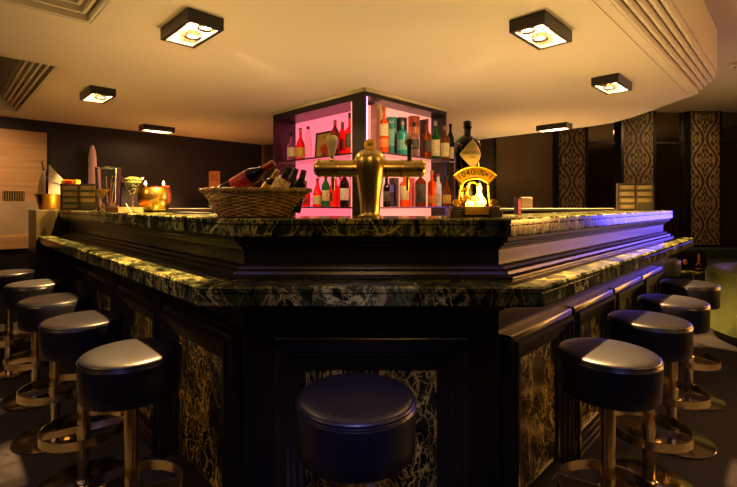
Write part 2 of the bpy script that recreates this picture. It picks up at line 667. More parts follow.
# ------------------------------------------------------------------ stools
def make_stool(name, label, group):
    t = thing(name, label, 'bar stool', (0, 0, 0), 0, group)
    R = .1725
    prof = [(0, .646), (.150, .646), (.164, .650), (.1690, .658), (.1705, .70), (R, .755), (R, .778), (.1705, .7855),
            (.1680, .7870), (.1700, .7895), (.1692, .7945), (.1640, .7995), (.155, .8025), (.138, .8045), (.11, .8055), (.06, .8062), (0, .8065)]
    seat = obj('seat', MB().lathe(prof, 64), leather, t, ang=60)
    ring = [(math.cos(a) * .1705, math.sin(a) * .1705, .7875) for a in [2 * PI * i / 64 for i in range(64)]]
    ring2 = [(math.cos(a) * .1715, math.sin(a) * .1715, .7800) for a in [2 * PI * i / 64 for i in range(64)]]
    obj('seat_piping', MB().tube(ring, .0026, 6, cl=True).tube(ring2, .0014, 6, cl=True), leather, seat)
    obj('pole', MB().cyl(.0255, .012, .645, 32).lathe([(0, .628), (.06, .628), (.06, .6455), (0, .6455)], 32), steel, t)
    ri = .1755
    fr = MB().lathe([(ri - .005, .252), (ri, .252), (ri, .292), (ri - .005, .292), (ri - .005, .252)], 72)
    ring_ = obj('foot_ring', fr, steel, t, ang=50)
    sp = MB()
    for a in (0, PI):
        sp.box(.024, ri - .003, -.003, .003, .256, .288, RZ(a))
    sp.cyl(.030, .250, .294, 32)
    obj('ring_spokes', sp, steel, ring_)
    obj('base_plate', MB().lathe([(0, 0), (.197, 0), (.2, .003), (.2, .008), (.196, .011), (.06, .016), (.04, .020), (.034, .032), (.027, .034), (0, .034)], 72), steel_d, t, ang=50)
    return t


stools = [
    (-.885, 1.608, 'round black leather bar stool nearest the camera on the left side of the bar', .4),
    (-1.372, 2.070, 'round black leather bar stool, second from the camera on the left side', .55),
    (-1.83, 2.51, 'round black leather bar stool, third from the camera on the left side', .7),
    (-2.32, 3.0, 'round black leather bar stool, fourth from the camera on the left side', .6),
    (-2.90, 3.47, 'round black leather bar stool at the left photo edge, farthest on that side', .8),
    (-.035, 1.238, 'black leather bar stool standing alone before the chamfered bar front', 1.2),
    (.895, 1.608, 'round black leather bar stool nearest the camera on the right side of the bar', 2.6),
    (1.345, 2.066, 'round black leather bar stool, second from the camera on the right side', 2.5),
    (1.745, 2.47, 'round black leather bar stool, third from the camera on the right side', 2.45),
    (2.235, 3.0, 'round black leather bar stool beside the green sofa, fourth on the right side', 2.4),
    (2.93, 4.32, 'small far bar stool tucked behind the right end of the bar', 1.4),
]
proto = None
for x, y, lb, rz in stools:
    if proto is None:
        proto = make_stool('bar_stool', lb, 'round leather bar stools'); s_ = proto
    else:
        s_ = copy_tree(proto); s_['label'] = lb
    s_.location = (x, y, 0)
    s_.rotation_euler = (0, 0, rz)

# ------------------------------------------------------------------ ceiling lamps
def ceiling_lamp(x, y, rz, label, bulbs=(-.07,), power=3., spotp=460., ysh=-.045):
    t = thing('ceiling_lamp', label, 'ceiling lamp', (x, y, ZC), rz, 'black box ceiling lamps')
    a, b, h, w = .195, .1, .068, .007
    m = MB()
    m.box(-a, a, -b, -b + w, -h, -.0005).box(-a, a, b - w, b, -h, -.0005).box(-a, -a + w, -b + w, b - w, -h, -.0005).box(a - w, a, -b + w, b - w, -h, -.0005)
    m.box(-a + w, a - w, -b + w, -b + .022, -h, -h + .003).box(-a + w, a - w, b - .022, b - w, -h, -h + .003)
    m.box(-a + w, -a + .022, -b + .022, b - .022, -h, -h + .003).box(a - .022, a - w, -b + .022, b - .022, -h, -h + .003)
    obj('housing', m, mat('dark_bronze_housing', '#1c1712', .35), t)
    m = MB()
    q = w + .001
    m.box(-a + q, a - q, -b + q, b - q, -.006, -.001)
    m.box(-a + q, a - q, -b + q, -b + q + .002, -h + .004, -.006).box(-a + q, a - q, b - q - .002, b - q, -h + .004, -.006)
    m.box(-a + q, -a + q + .002, -b + q + .002, b - q - .002, -h + .004, -.006).box(a - q - .002, a - q, -b + q + .002, b - q - .002, -h + .004, -.006)
    obj('reflector', m, white_refl, t, smooth=False)
    for k, bxp in enumerate((-.085, .085)):
        on = k == 0
        hd = obj('spot_head', MB().lathe([(0, -.012), (.030, -.012), (.042, -.030), (.046, -.046), (.043, -.046), (.036, -.030), (.0, -.022)], 28, T(bxp, ysh, 0)), mat('spot_head_metal', '#4a3c2c', .3, .8), t)
        obj('lamp_lens', MB().lathe([(0, -.036), (.030, -.036), (.030, -.030), (0, -.030)], 24, T(bxp, ysh, 0)), bulb_m, hd)
        light('lamp_spot', 'SPOT', (bxp, ysh, -.052), spotp / 2, '#ffc680', .018, (0, 0, 0), 86, .35, t)
    light('lamp_glow', 'POINT', (0, 0, -.048), power, '#ffd090', .012, parent=t)
    return t


q = PI / 4
ceiling_lamp(-1.012, 2.455, -q + PI, 'black box ceiling lamp nearest the camera, over the left bar side')
ceiling_lamp(1.0, 2.485, q, 'black box ceiling lamp nearest the camera, over the right bar side', ysh=.045)
ceiling_lamp(px(97.5, 3.92), 3.92, -q + PI, 'middle black box ceiling lamp in the left row, beside the stepped recess')
ceiling_lamp(px(612, 3.58), 3.58, q, 'middle black box ceiling lamp in the right row', ysh=.045)
ceiling_lamp(px(157, 5.72), 5.72, q, 'far black box ceiling lamp close to the dark left wall', spotp=200.)
ceiling_lamp(px(554, 5.6), 5.6, -q, 'far black box ceiling lamp before the first damask pilaster')
t = thing('smoke_detector', 'small round white detector on the high ceiling at right', 'smoke detector', (px(735, 4.85), 4.85, ZH))
obj('body', MB().lathe([(0, -.045), (.04, -.045), (.052, -.035), (.058, -.012), (.058, -.0005), (0, -.0005)], 32), cloth, t)
obj('indicator', MB().lathe([(0, -.052), (.012, -.052), (.014, -.045), (0, -.045)], 16), blackm, t)

# ------------------------------------------------------------------ back bar cabinet
CXc, CYc = -.034, 3.80


def cab(side, u, v, z=0.):
    return Vector((CXc + side * S2 * (u - v), CYc + S2 * (u + v), z))


def cabbox(mb, side, u0, u1, v0, v1, z0, z1):
    poly = [cab(side, u0, v0), cab(side, u1, v0), cab(side, u1, v1), cab(side, u0, v1)]
    return mb.prism([(p.x, p.y) for p in poly], z0, z1)


CT = 2.36
UL, UR = 1.47, 1.25
VB = {-1: .30, 1: .20}
ZS1, ZS2 = 1.323, 1.818
bb = thing('back_bar_cabinet', 'black corner cabinet of pink backlit bottle shelves standing behind the bar', 'shelf cabinet', (0, 0, 0))
m = MB()
cabbox(m, -1, 0, .165, .0, .024, .881, CT)          # corner post
obj('corner_post', m, black, bb, bevel=.002)
m = MB(); cabbox(m, -1, .166, UL, 0, .30, CT - .07, CT); obj('top_fascia', m, black, bb)
m = MB(); cabbox(m, 1, .0245, UR, -.005, VB[1], CT - .05, CT); obj('top_fascia', m, black, bb)
m = MB(); cabbox(m, -1, UL - .03, UL, 0, .30, .881, CT - .071); obj('end_panel', m, plum, bb, bevel=.002)
m = MB(); cabbox(m, 1, UR - .03, UR, 0, VB[1], .881, CT - .051); obj('end_panel', m, black, bb, bevel=.002)
m = MB(); cabbox(m, -1, .301, UL - .031, .285, .30, .881, CT - .071); obj('backlit_panel', m, pinkL, bb)
m = MB(); cabbox(m, 1, .02, UR - .031, VB[1] - .015, VB[1], .881, CT - .051); obj('backlit_panel', m, pinkR, bb)
m = MB(); cabbox(m, 1, .026, .040, .003, .02, .9, CT - .052); obj('led_strip', m, led, bb)
for side, u0, u1, v0, nm in ((-1, .167, UL - .031, .0, ''), (1, .04, UR - .031, -.06, '')):
    for z in (ZS1, ZS2):
        m = MB(); cabbox(m, side, u0, u1, v0, VB[side] - .017, z - .012, z - .0005); obj('glass_shelf', m, glass_shelf, bb, bevel=.001)
        m = MB(); cabbox(m, side, u0, u1, v0 - .006, v0 - .0005, z - .014, z + .001); obj('shelf_edge', m, mat('shelf_edge_metal', '#4a2c34', .3, .7), bb)
m = MB(); cabbox(m, -1, 0, UL + .01, -.012, -.0005, CT - .012, ZC - .0005); cabbox(m, 1, 0, UR + .01, -.018, -.006, CT - .012, ZC - .0005)
obj('cornice', m, cream, bb)
m = MB(); cabbox(m, 1, UR + .001, UR + .12, -.03, .12, ZS2 - .012, ZS2 - .0005); cabbox(m, 1, UR + .001, UR + .12, -.03, .12, ZS1 - .012, ZS1 - .0005)
obj('end_shelf', m, glass_shelf, bb)

# ------------------------------------------------------------------ bottles
def bottle_prof(kind, h, r):
    nr = min(.0145, r * .42)
    if kind == 'wine':
        P = [(0, .0), (r * .9, 0), (r, .006), (r, h * .60), (r * .93, h * .66), (r * .62, h * .74), (nr * 1.1, h * .80), (nr, h * .93)]
    elif kind == 'round':
        P = [(0, 0), (r * .8, 0), (r * .97, h * .06), (r, h * .25), (r * .97, h * .45), (r * .75, h * .58), (r * .42, h * .66), (nr, h * .72), (nr, h * .90)]
    elif kind == 'flask':
        P = [(0, 0), (r * .92, 0), (r, .006), (r * 1.02, h * .52), (r * .96, h * .58), (r * .6, h * .64), (nr * 1.2, h * .68), (nr, h * .88)]
    elif kind == 'cone':
        P = [(0, 0), (r * .95, 0), (r, .006), (r, h * .40), (r * .8, h * .52), (r * .5, h * .68), (nr, h * .80), (nr, h * .92)]
    else:
        P = [(0, 0), (r * .92, 0), (r, .006), (r, h * .62), (r * .95, h * .66), (r * .7, h * .70), (nr * 1.15, h * .74), (nr, h * .78), (nr, h * .90)]
    return P


def bottle(loc, h, r, kind, gm, cm, lm=None, label='', lab=(.18, .5), rot=None, group=None, cat='bottle', foil=0., a0=-1.2, name='liquor_bottle', lab2=None, arc=1.1):
    t = thing(name, label, cat, loc, 0, group, rot)
    P = bottle_prof(kind, h, r)
    nr, zt = P[-1]
    obj('glass_body', MB().lathe(P + [(0, zt)], 28), gm, t, ang=50)
    if foil:
        z0 = h * (1 - foil)
        rr = nr
        cap = [(rr + .0012, z0), (rr + .0012, h - .003), (rr - .001, h), (0, h)]
        obj('foil_cap', MB().lathe([(nr * 1.0, z0)] + cap, 20), cm, t)
    else:
        obj('cap', MB().lathe([(0, zt - .004), (nr + .0025, zt - .004), (nr + .003, h - .003), (nr + .001, h), (0, h)], 20), cm, t)
    if lm:
        for (z0, z1), m_ in [(lab, lm)] + ([lab2] if lab2 else []):
            prof = [(r + .0004, h * z0), (r + .0009, h * z0 + .001), (r + .0009, h * z1 - .001), (r + .0004, h * z1)]
            obj('paper_label', MB().lathe(prof, 24, None, -PI / 2 - arc, -PI / 2 + arc), m_, t)
    return t


def gl(name, c, tr=.75, e=None):
    return mat('bottle_glass_' + name, c, .06, 0, tr, ior=1.3)


g_red = gl('red', '#f0201c'); g_amber = gl('amber', '#c8641a'); g_green = gl('green', '#1e8a3a'); g_clear = gl('clear', '#f6e8e8', .9)
g_dk = gl('dark', '#1a1008', .3); g_dgreen = gl('dark_green', '#0e2a14', .4); g_pur = gl('mauve', '#c98ab0', .8); g_brown = gl('brown', '#7c3a12', .7)
g_teal = mat('teal_glaze', '#2f8f86', .25); g_orange = gl('orange', '#ff6a18', .7); g_wht = mat('frosted_white', '#cfd4e8', .3)
c_blk = mat('black_cap', '#0c0a0a', .35); c_gold = mat('gold_cap', '#b08a3a', .3, .8); c_red = mat('red_cap', '#8c1410', .35); c_brn = mat('brown_cap', '#5a2c14', .4)
c_org = mat('orange_cap', '#c0561c', .4); c_cork = mat('cork', '#a8783e', .7); c_sil = mat('silver_cap', '#b8b0a8', .3, .8)
l_crm = mat('cream_label', '#e0cf9a', .6, noise=(90, '#a08c58', 2)); l_wht = mat('white_label', '#ddd6c6', .6, noise=(110, '#8a8274', 2)); l_blk = mat('black_label', '#16130f', .5, noise=(120, '#5a4c2c', 2))
l_org = mat('orange_label', '#e0862a', .6, noise=(90, '#b05a18', 2)); l_yel = mat('yellow_label', '#d8b03a', .55, noise=(90, '#8f6c1c', 2)); l_red = mat('red_label', '#b82418', .5, noise=(90, '#7c140c', 2))
l_teal = mat('pale_teal_label', '#8fc4b4', .6, noise=(90, '#3f8478', 2))


def shelfpos(side, x, v):
    r = (x - CX) / F
    if side < 0:
        u = (CXc + S2 * v - r * (CYc + S2 * v)) / (S2 * (1 + r))
    else:
        u = (r * (CYc + S2 * v) - CXc + S2 * v) / (S2 * (1 - r))
    return cab(side, u, v)


def shelf_bottle(side, lev, x, ytop, wpx, v, kind, gm, cm, lm, label, **kw):
    p = shelfpos(side, x, v)
    z = ZS2 if lev else ZS1
    h = pz(ytop, p.y) - z - .001
    r = wpx / 2 / F * p.y
    fr = math.atan2(p.x, p.y)
    g = {(-1, 1): 'bottles on the upper left backlit shelf', (-1, 0): 'bottles on the lower left backlit shelf', (1, 1): 'bottles on the upper right backlit shelf', (1, 0): 'bottles on the lower right backlit shelf'}[(side, lev)]
    return bottle((p.x, p.y, z + .0005), h, r, kind, gm, cm, lm, label, group=g, rot=(0, 0, -fr), **kw)


SB = shelf_bottle
# upper left
SB(-1, 1, 291.5, 133, 9, .13, 'flask', g_pur, c_blk, l_crm, 'squat mauve bottle with black stopper at the far left of the upper pink shelf')
SB(-1, 1, 300.5, 128, 9, .14, 'round', g_red, c_gold, l_yel, 'bright red bottle with gold cap on upper pink shelf, left of the picture frame', lab=(.1, .4))
SB(-1, 1, 308.2, 126.5, 6.5, .235, 'wine', g_clear, c_brn, None, 'slim clear bottle with dark cap just left of the picture frame')
SB(-1, 1, 335, 120, 9.5, .08, 'wine', g_brown, c_red, l_red, 'tall wine-red bottle overlapping the right edge of the picture frame', foil=.25)
SB(-1, 1, 342.5, 122, 8.5, .19, 'wine', g_red, c_brn, l_red, 'red bottle with dark foil neck, between the tall wine-red bottle and the dark-topped one', foil=.2)
SB(-1, 1, 350, 113, 10, .15, 'flask', g_red, c_blk, l_blk, 'red bottle with dark label beside the black corner post, upper left shelf')
# lower left
SB(-1, 0, 305.5, 181, 10, .14, 'round', g_red, c_red, l_red, 'small red bottle behind the right rim of the basket', lab=(.1, .35))
SB(-1, 0, 317.5, 178, 9.5, .08, 'cone', g_red, c_red, l_crm, 'scarlet cone-shaped bottle with cream label under the left tap arm', lab=(.08, .38))
SB(-1, 0, 325.8, 174, 8.5, .12, 'wine', g_green, c_blk, l_crm, 'green bottle with cream label under the left tap arm', foil=.15)
SB(-1, 0, 332, 178, 5.5, .22, 'plain', g_orange, c_gold, l_org, 'slender orange bottle between the green bottle and the pink-red pair')
SB(-1, 0, 336, 176, 5, .1, 'plain', g_red, c_sil, None, 'thin clear-red bottle, left of the two thin ones by the white-labelled bottle')
SB(-1, 0, 340.6, 176, 5, .20, 'plain', g_red, c_red, None, 'thin red bottle half hidden behind the white-labelled dark bottle')
SB(-1, 0, 344.6, 170, 9.5, .06, 'wine', g_dk, c_red, l_wht, 'dark bottle with white label near the corner post on the lower left shelf', foil=.2)
SB(-1, 0, 351.5, 176, 8, .20, 'round', g_red, c_red, l_org, 'round red bottle partly behind the black corner post, lower shelf', lab=(.1, .35))
# upper right
SB(1, 1, 384, 106.5, 9.5, -.01, 'plain', g_orange, c_org, l_org, 'tall amber bottle with orange capsule in front of the beige carton', lab=(.12, .30), lab2=((.36, .62), l_crm))
SB(1, 1, 402.5, 121, 11.5, -.01, 'plain', g_teal, c_sil, l_teal, 'teal ceramic bottle standing before a dark tube', lab=(.15, .45))
SB(1, 1, 414.2, 122, 11, -.01, 'flask', g_clear, c_blk, l_blk, 'clear whisky bottle with black cap before the rust-red tube', lab=(.2, .5))
SB(1, 1, 427, 119, 9.5, -.01, 'flask', g_amber, c_brn, l_blk, 'amber bottle with brown stopper before the slim dark carton', lab=(.15, .45))
SB(1, 1, 435.5, 121, 9.5, -.01, 'flask', g_green, c_sil, l_crm, 'green-necked bottle with large cream label on the upper right shelf', lab=(.08, .5))
SB(1, 1, 445, 126, 9, -.01, 'plain', g_amber, c_gold, l_crm, 'amber bottle with cream label at the right end of the upper shelf', lab=(.1, .5))
SB(1, 1, 450.5, 124, 7, .09, 'wine', g_dgreen, c_blk, l_crm, 'dark green bottle at the very end of the upper right shelf', lab=(.1, .4))
# lower right
SB(1, 0, 386.5, 176, 7, -.01, 'wine', g_dk, c_blk, l_blk, 'dark bottle beside the tap tower on the lower right shelf')
SB(1, 0, 404.5, 172, 10, -.01, 'plain', g_orange, c_blk, l_crm, 'orange bottle with pale label beneath the black tap handle', lab=(.2, .6))
SB(1, 0, 420.5, 168, 11, -.01, 'plain', g_brown, c_blk, l_blk, 'brown bottle with wide black label under the end of the right tap arm', lab=(.1, .58))
SB(1, 0, 431.8, 170.5, 8.5, -.01, 'plain', g_orange, c_cork, l_org, 'square-shouldered orange bottle with cork, lower right shelf', lab=(.08, .3))
SB(1, 0, 438.2, 174, 6.5, -.01, 'wine', g_wht, c_red, l_wht, 'slim frosted white bottle next to the corked orange one', lab=(.1, .4))
SB(1, 0, 446.8, 176, 9, -.01, 'round', g_amber, c_blk, l_yel, 'rounded amber bottle with black stopper at the right end of the lower shelf', lab=(.1, .38))


def carton(side, lev, x, ytop, wpx, v, m_, label, dpt=.07, round_=False, name='bottle_carton', txt=None, bands=()):
    p = shelfpos(side, x, v)
    z = ZS2 if lev else ZS1
    h = pz(ytop, p.y) - z
    w = wpx / 2 / F * p.y
    t = thing(name, label, 'bottle box', (p.x, p.y, z + .0005), (side * -PI / 4 if not round_ else 0), 'gift boxes and tubes on the right shelves')
    if round_:
        obj('tube', MB().cyl(w, 0, h, 32), m_, t, bevel=.001)
        obj('lid', MB().cyl(w + .001, h - .02, h + .0015, 32), m_, t)
        for z0, z1, mm in bands:
            obj('printed_band', MB().lathe([(w + .0004, h * z0), (w + .0008, h * z0), (w + .0008, h * z1), (w + .0004, h * z1)], 14, None, -PI / 2 - 1.2, -PI / 2 + 1.2), mm, t)
    else:
        w *= .8
        obj('box', MB().box(-w, w, -dpt / 2, dpt / 2, 0, h), m_, t, bevel=.001)
        for z0, z1, mm in bands:
            obj('printed_panel', MB().box(-w * .8, w * .8, -dpt / 2 - .0012, -dpt / 2 - .0002, h * z0, h * z1), mm, t)
    if txt:
        text('printed_letters', txt, .034, mat('pale_print', '#d8f0e4', .6), t, T(0, -w - .0035, h * .88) @ FRONT, .001)
    return t


carton(1, 1, 376.5, 105, 11, .115, mat('beige_card', '#b79c6c', .6), 'tall beige carton at the left end of the upper right shelf', bands=((.2, .7, l_crm),))
carton(1, 1, 391.5, 118, 10.5, .115, mat('teal_card', '#2b7f74', .5), 'teal cylinder tube with pale lettering, left of the teal bottle', round_=True, txt='ILA', bands=((.25, .7, l_teal),))
carton(1, 1, 401, 118.5, 12, .115, mat('charcoal_card', '#231a1a', .5), 'dark round tube behind the teal ceramic bottle', round_=True)
carton(1, 1, 414, 117, 11.5, .115, mat('rust_card', '#a5401c', .5), 'rust-red round tube behind the black-capped clear bottle', round_=True, bands=((.45, .75, l_org),))
carton(1, 1, 423.5, 120, 7, .115, mat('sooty_card', '#2e2420', .5), 'slim dark carton between the rust-red tube and the green-necked bottle', dpt=.05)
carton(1, 1, 438.5, 126.5, 8.5, .115, mat('tan_card', '#c08a50', .6), 'tan carton behind the green-necked bottle', dpt=.05)
carton(1, 0, 394, 178, 8.5, .115, mat('navy_card', '#10101c', .4), 'black carton with a blue label next to the tap tower, lower right shelf', bands=((.5, .75, mat('blue_print', '#5a66b0', .5)), (.1, .35, l_blk)))
carton(1, 0, 411.5, 178, 6.5, .115, mat('rose_card', '#e0506a', .5), 'rose pink carton between the orange and brown bottles, lower right shelf', dpt=.04)

# framed picture leaning on the upper left shelf
p = shelfpos(-1, 323, .24)
t = thing('picture_frame', 'small black framed picture of red flowers on the upper left pink shelf', 'picture frame', (p.x, p.y, ZS2 + .001), PI / 4, None, (-.06, 0, -PI / 4 + PI / 2 * 0))
fw_, fh_ = .148, .305
m = MB().box(-fw_, fw_, 0, .015, 0, .018).box(-fw_, fw_, 0, .015, fh_ - .018, fh_).box(-fw_, -fw_ + .018, 0, .015, .018, fh_ - .018).box(fw_ - .018, fw_, 0, .015, .018, fh_ - .018)
obj('frame', m, c_blk, t)
pic = obj('picture', MB().box(-fw_ + .018, fw_ - .018, .006, .012, .018, fh_ - .018), mat('gold_picture_ground', '#b8903c', .6, noise=(14, '#8c6a28', 3)), t)
for k, (fx, fz, rr) in enumerate([(.01, .09, .035), (-.03, .12, .028), (.045, .12, .028), (.012, .15, .026), (-.01, .07, .024), (.05, .075, .022)]):
    prof = [(0, -.002)] + [(rr * .9, -.002), (rr, 0), (0, .001)]
    mb = MB()
    n = 30
    mb.add([(fx, .0045, fz)] + [(fx + rr * (1 + .18 * math.cos(5 * a)) * math.cos(a), .0052, fz + rr * (1 + .18 * math.cos(5 * a)) * math.sin(a)) for a in [2 * PI * i / n for i in range(n)]], [(0, 1 + i, 1 + (i + 1) % n) for i in range(n)])
    if k == 0:
        fl = mb
    else:
        fl.add(mb.v, mb.f)
obj('painted_flowers', fl, mat('picture_red', '#a02018', .6), pic)
obj('painted_vase', MB().prism([(-.01, .03), (.035, .03), (.045, .06), (-.02, .06)], 0, .0008, T(0, .0056, 0) @ FRONT), mat('picture_dark', '#3a2814', .6), pic)

# ------------------------------------------------------------------ beer tap tower
YT = 1.80
tw = thing('beer_tap_tower', 'polished brass T-shaped beer tap tower in the middle of the bar front', 'beer tap', (px(370, YT), YT, BT + .0005))
obj('column', MB().lathe([(0, 0), (.050, 0), (.050, .006), (.043, .010), (.0405, .02), (.044, .07), (.052, .13), (.060, .175), (.0655, .205), (.067, .225), (.0655, .243), (.060, .258), (.050, .270), (.036, .279), (.018, .2845), (0, .286)], 56), brass, tw, ang=60)
zr = .204
RX = Matrix.Rotation(PI / 2, 4, 'Y')
for sg, nm in ((-1, 'arm'), (1, 'arm')):
    Mx = T(0, 0, zr) @ Matrix.Rotation(sg * PI / 2, 4, 'Y')
    R_ = .0355
    obj('arm', MB().lathe([(0, .045), (R_, .045), (R_, .215), (R_ * .96, .222), (R_ * .8, .229), (R_ * .45, .234), (0, .236)], 40, Mx), brass, tw, ang=60)
    for zz in (.068, .132, .212):
        obj('collar_ring', MB().lathe([(R_, zz - .004), (R_ + .0028, zz - .003), (R_ + .0028, zz + .003), (R_, zz + .004)], 40, Mx), brassl, tw)
hx = px(332, YT) - px(370, YT)
h1 = obj('tap_handle', MB().lathe([(0, .0), (.010, .0), (.012, .012), (.018, .03), (.0245, .05), (.026, .065), (.0235, .078), (.016, .086), (0, .0885)], 32, T(hx, 0, zr + .052)), ivory, tw, label='pear-shaped ivory tap handle')
obj('handle_ferrule', MB().lathe([(0, 0), (.013, 0), (.012, .006), (.007, .010), (.007, .024), (0, .024)], 24, T(hx, 0, zr + .0335)), brass, h1)
hx = px(409.5, YT) - px(370, YT)
h2 = obj('tap_handle', MB().lathe([(0, 0), (.010, 0), (.009, .02), (.010, .05), (.012, .065), (0, .068)], 24, T(hx, 0, zr + .034)), c_blk, tw, label='black lever tap handle with round badge')
obj('handle_badge', MB().lathe([(0, -.006), (.019, -.006), (.021, 0), (.019, .006), (0, .006)], 28, T(hx, 0, zr + .110) @ FRONT), c_blk, h2)
obj('badge_ring', MB().lathe([(.013, -.0005), (.018, -.0005), (.018, .0015), (.013, .0015), (.013, -.0005)], 28, T(hx, -.0065, zr + .110) @ FRONT), brassl, h2)
fn = obj('badge_finial', MB().lathe([(0, -.012), (.022, -.012), (.025, -.008), (.025, .008), (.022, .012), (0, .012)], 32, T(0, 0, .302) @ FRONT), mat('yellow_badge', '#ffd040', .35), tw)
text('badge_letters', '68', .022, c_blk, fn, T(0, -.0128, .303) @ FRONT, .0005)
obj('spout', MB().tube([(-.16, .03, zr - .01), (-.16, .06, zr - .02), (-.16, .075, zr - .05), (-.16, .075, zr - .09)], .008, 12), brass, tw)
obj('spout', MB().tube([(.165, .03, zr - .01), (.165, .06, zr - .02), (.165, .075, zr - .05), (.165, .075, zr - .09)], .008, 12), brass, tw)

# ------------------------------------------------------------------ wicker basket of bottles
YBK = 1.84
bk = thing('wicker_basket', 'oval brown wicker basket holding wine bottles on the bar top', 'basket', (px(256, YBK), YBK, BT + .001))
A0, B0, A1, B1, HBK = .150, .085, .215, .130, .104


def ell(f, th, rad=0.):
    g = f ** .8
    a, b = A0 + (A1 - A0) * g, B0 + (B1 - B0) * g
    return Vector(((a + rad) * math.cos(th), (b + rad) * math.sin(th), f * HBK))


wv = MB()
ns = 34
rows = 15
for i in range(rows):
    f = (i + .5) / rows
    pts = []
    for k in range(ns * 4):
        th = 2 * PI * k / (ns * 4)
        off = .0035 * math.cos(ns / 2 * th * 2 / 2 * 1.0 + i * PI) if True else 0
        q_ = ell(f, th, .0042 * math.cos(ns * th / 2 + i * PI))
        q_.z += .004 + .0008 * math.sin(3 * th + i)
        pts.append(q_)
    wv.tube(pts, .0046, 5, cl=True)
obj('woven_sides', wv, wicker, bk)
st_ = MB()
for k in range(ns):
    th = 2 * PI * (k + .0) / ns
    st_.tube([ell(f / 6, th) + Vector((0, 0, .002)) for f in range(7)], .0028, 5)
obj('stakes', st_, wickerd, bk)
rm = MB()
for ph in (0, PI * 2 / 3, PI * 4 / 3):
    pts = []
    for k in range(160):
        th = 2 * PI * k / 160
        e_ = ell(1, th, .004 + .006 * math.cos(22 * th + ph))
        e_.z += .008 + .006 * math.sin(22 * th + ph)
        pts.append(e_)
    rm.tube(pts, .0056, 6, cl=True)
obj('braided_rim', rm, wicker, bk)
obj('basket_base', MB().prism([(A0 * math.cos(2 * PI * k / 40), B0 * math.sin(2 * PI * k / 40)) for k in range(40)], .001, .008), wickerd, bk)
for sg in (-1, 1):
    hp = MB()
    for o_ in (0, .008):
        hp.tube([(sg * (A1 - .003), -.045, HBK), (sg * (A1 + .012), -.036, HBK + .006 + o_), (sg * (A1 + .022), 0, HBK + .004 + o_), (sg * (A1 + .012), .036, HBK + .006 + o_), (sg * (A1 - .003), .045, HBK)], .0052, 6)
    obj('handle', hp, wicker, bk)


def lying(base, tip, r, h, **kw):
    base, tip = Vector(base), Vector(tip)
    d = (tip - base).normalized()
    e = d.to_track_quat('Z', 'Y').to_euler()
    b0 = tip - d * h
    return bottle(b0, h, r, rot=e, name='wine_bottle', **kw)


def at(x, y, Y):
    return Vector((px(x, Y), Y, pz(y, Y)))


foil_r = mat('rust_foil', '#8a3418', .3, .4); foil_y = mat('old_gold_foil', '#b59a3a', .35, .5); foil_d = mat('dark_foil', '#1c120c', .35)
wb = mat('dark_wine_glass', '#0c0a06', .08, 0, .15)
gname = 'wine bottles lying in the wicker basket'
lying(at(228, 190, 1.80), at(274, 163, 1.76), .034, .285, kind='wine', gm=wb, cm=foil_r, lm=l_red, label='longest wine bottle in the basket, leaning right with red label and rust foil', foil=.22, lab=(.30, .58), group=gname, arc=PI)
lying(at(215, 198, 1.92), at(262, 178, 1.94), .034, .26, kind='wine', gm=wb, cm=foil_d, lm=None, label='dark wine bottle lowest at the left of the basket', foil=.2, group=gname)
lying(at(262, 197, 1.88), at(278, 170, 1.865), .024, .17, kind='plain', gm=wb, cm=foil_y, lm=l_yel, label='small bottle with old gold foil and yellow label in the basket middle', foil=.34, lab=(.35, .58), group=gname, arc=PI)
lying(at(272, 203, 1.79), at(290, 167, 1.81), .033, .205, kind='wine', gm=wb, cm=foil_d, lm=l_crm, label='wine bottle with big cream label in the basket', foil=.25, lab=(.36, .70), group=gname, arc=PI)
lying(at(286, 203, 1.89), at(296, 168.5, 1.90), .030, .19, kind='wine', gm=wb, cm=foil_d, lm=None, label='dark wine bottle standing steepest, second from the basket right end', foil=.25, group=gname)
lying(at(296, 203, 1.83), at(304, 170, 1.84), .028, .185, kind='wine', gm=wb, cm=mat('brown_foil', '#3c1c10', .35), lm=None, label='wine bottle with brown foil at the right end of the basket', foil=.3, group=gname)

# ------------------------------------------------------------------ gin display lamp and bottle
YG = 1.83
gd = thing('brass_display_lamp', 'glowing brass bar lamp with a fan-shaped sign on a black plinth', 'display lamp', (px(474, YG), YG, BT + .0005))
pxm = YG / F
obj('plinth', MB().box(-.108, .108, -.045, .045, 0, .030).box(-.100, .100, -.040, .040, .030, .046), mat('plinth_black', '#15100e', .35), gd, bevel=.003)
pl_ = obj('brass_plaque', MB().box(-.050, .050, -.052, -.0455, .012, .044), brassl, gd)
fan = MB()
oz = .046 + .0
cz_ = .085
r0, r1, hh = .078, .128, math.radians(46)
outer = [(math.sin(a) * r1, cz_ + math.cos(a) * r1) for a in [hh - 2 * hh * i / 24 for i in range(25)]]
inner = [(math.sin(a) * r0, cz_ + math.cos(a) * r0) for a in [-hh + 2 * hh * i / 24 for i in range(25)]]
fan.prism(outer + inner, 0, .006, T(0, -.012, 0) @ FRONT)
fs_ = obj('fan_sign', fan, mat('brass_sign_plate', '#d8b030', .35, .7), gd)
rim = MB()
loop = [(x, -.019, z) for x, z in outer + inner]
rim.tube(loop, .003, 6, cl=True)
obj('sign_rim', rim, brassl, fs_)
for i, ch in enumerate(['1', '0', '4', '0', '½', '%', '×', '1']):
    a = -math.radians(38) + math.radians(76) * i / 7
    rr = (r0 + r1) / 2 + .001
    M_ = T(math.sin(a) * rr, -.0188, cz_ + math.cos(a) * rr) @ Matrix.Rotation(a, 4, 'Y') @ FRONT
    text('sign_glyph', ch, .034, c_blk, fs_, M_, .0008)
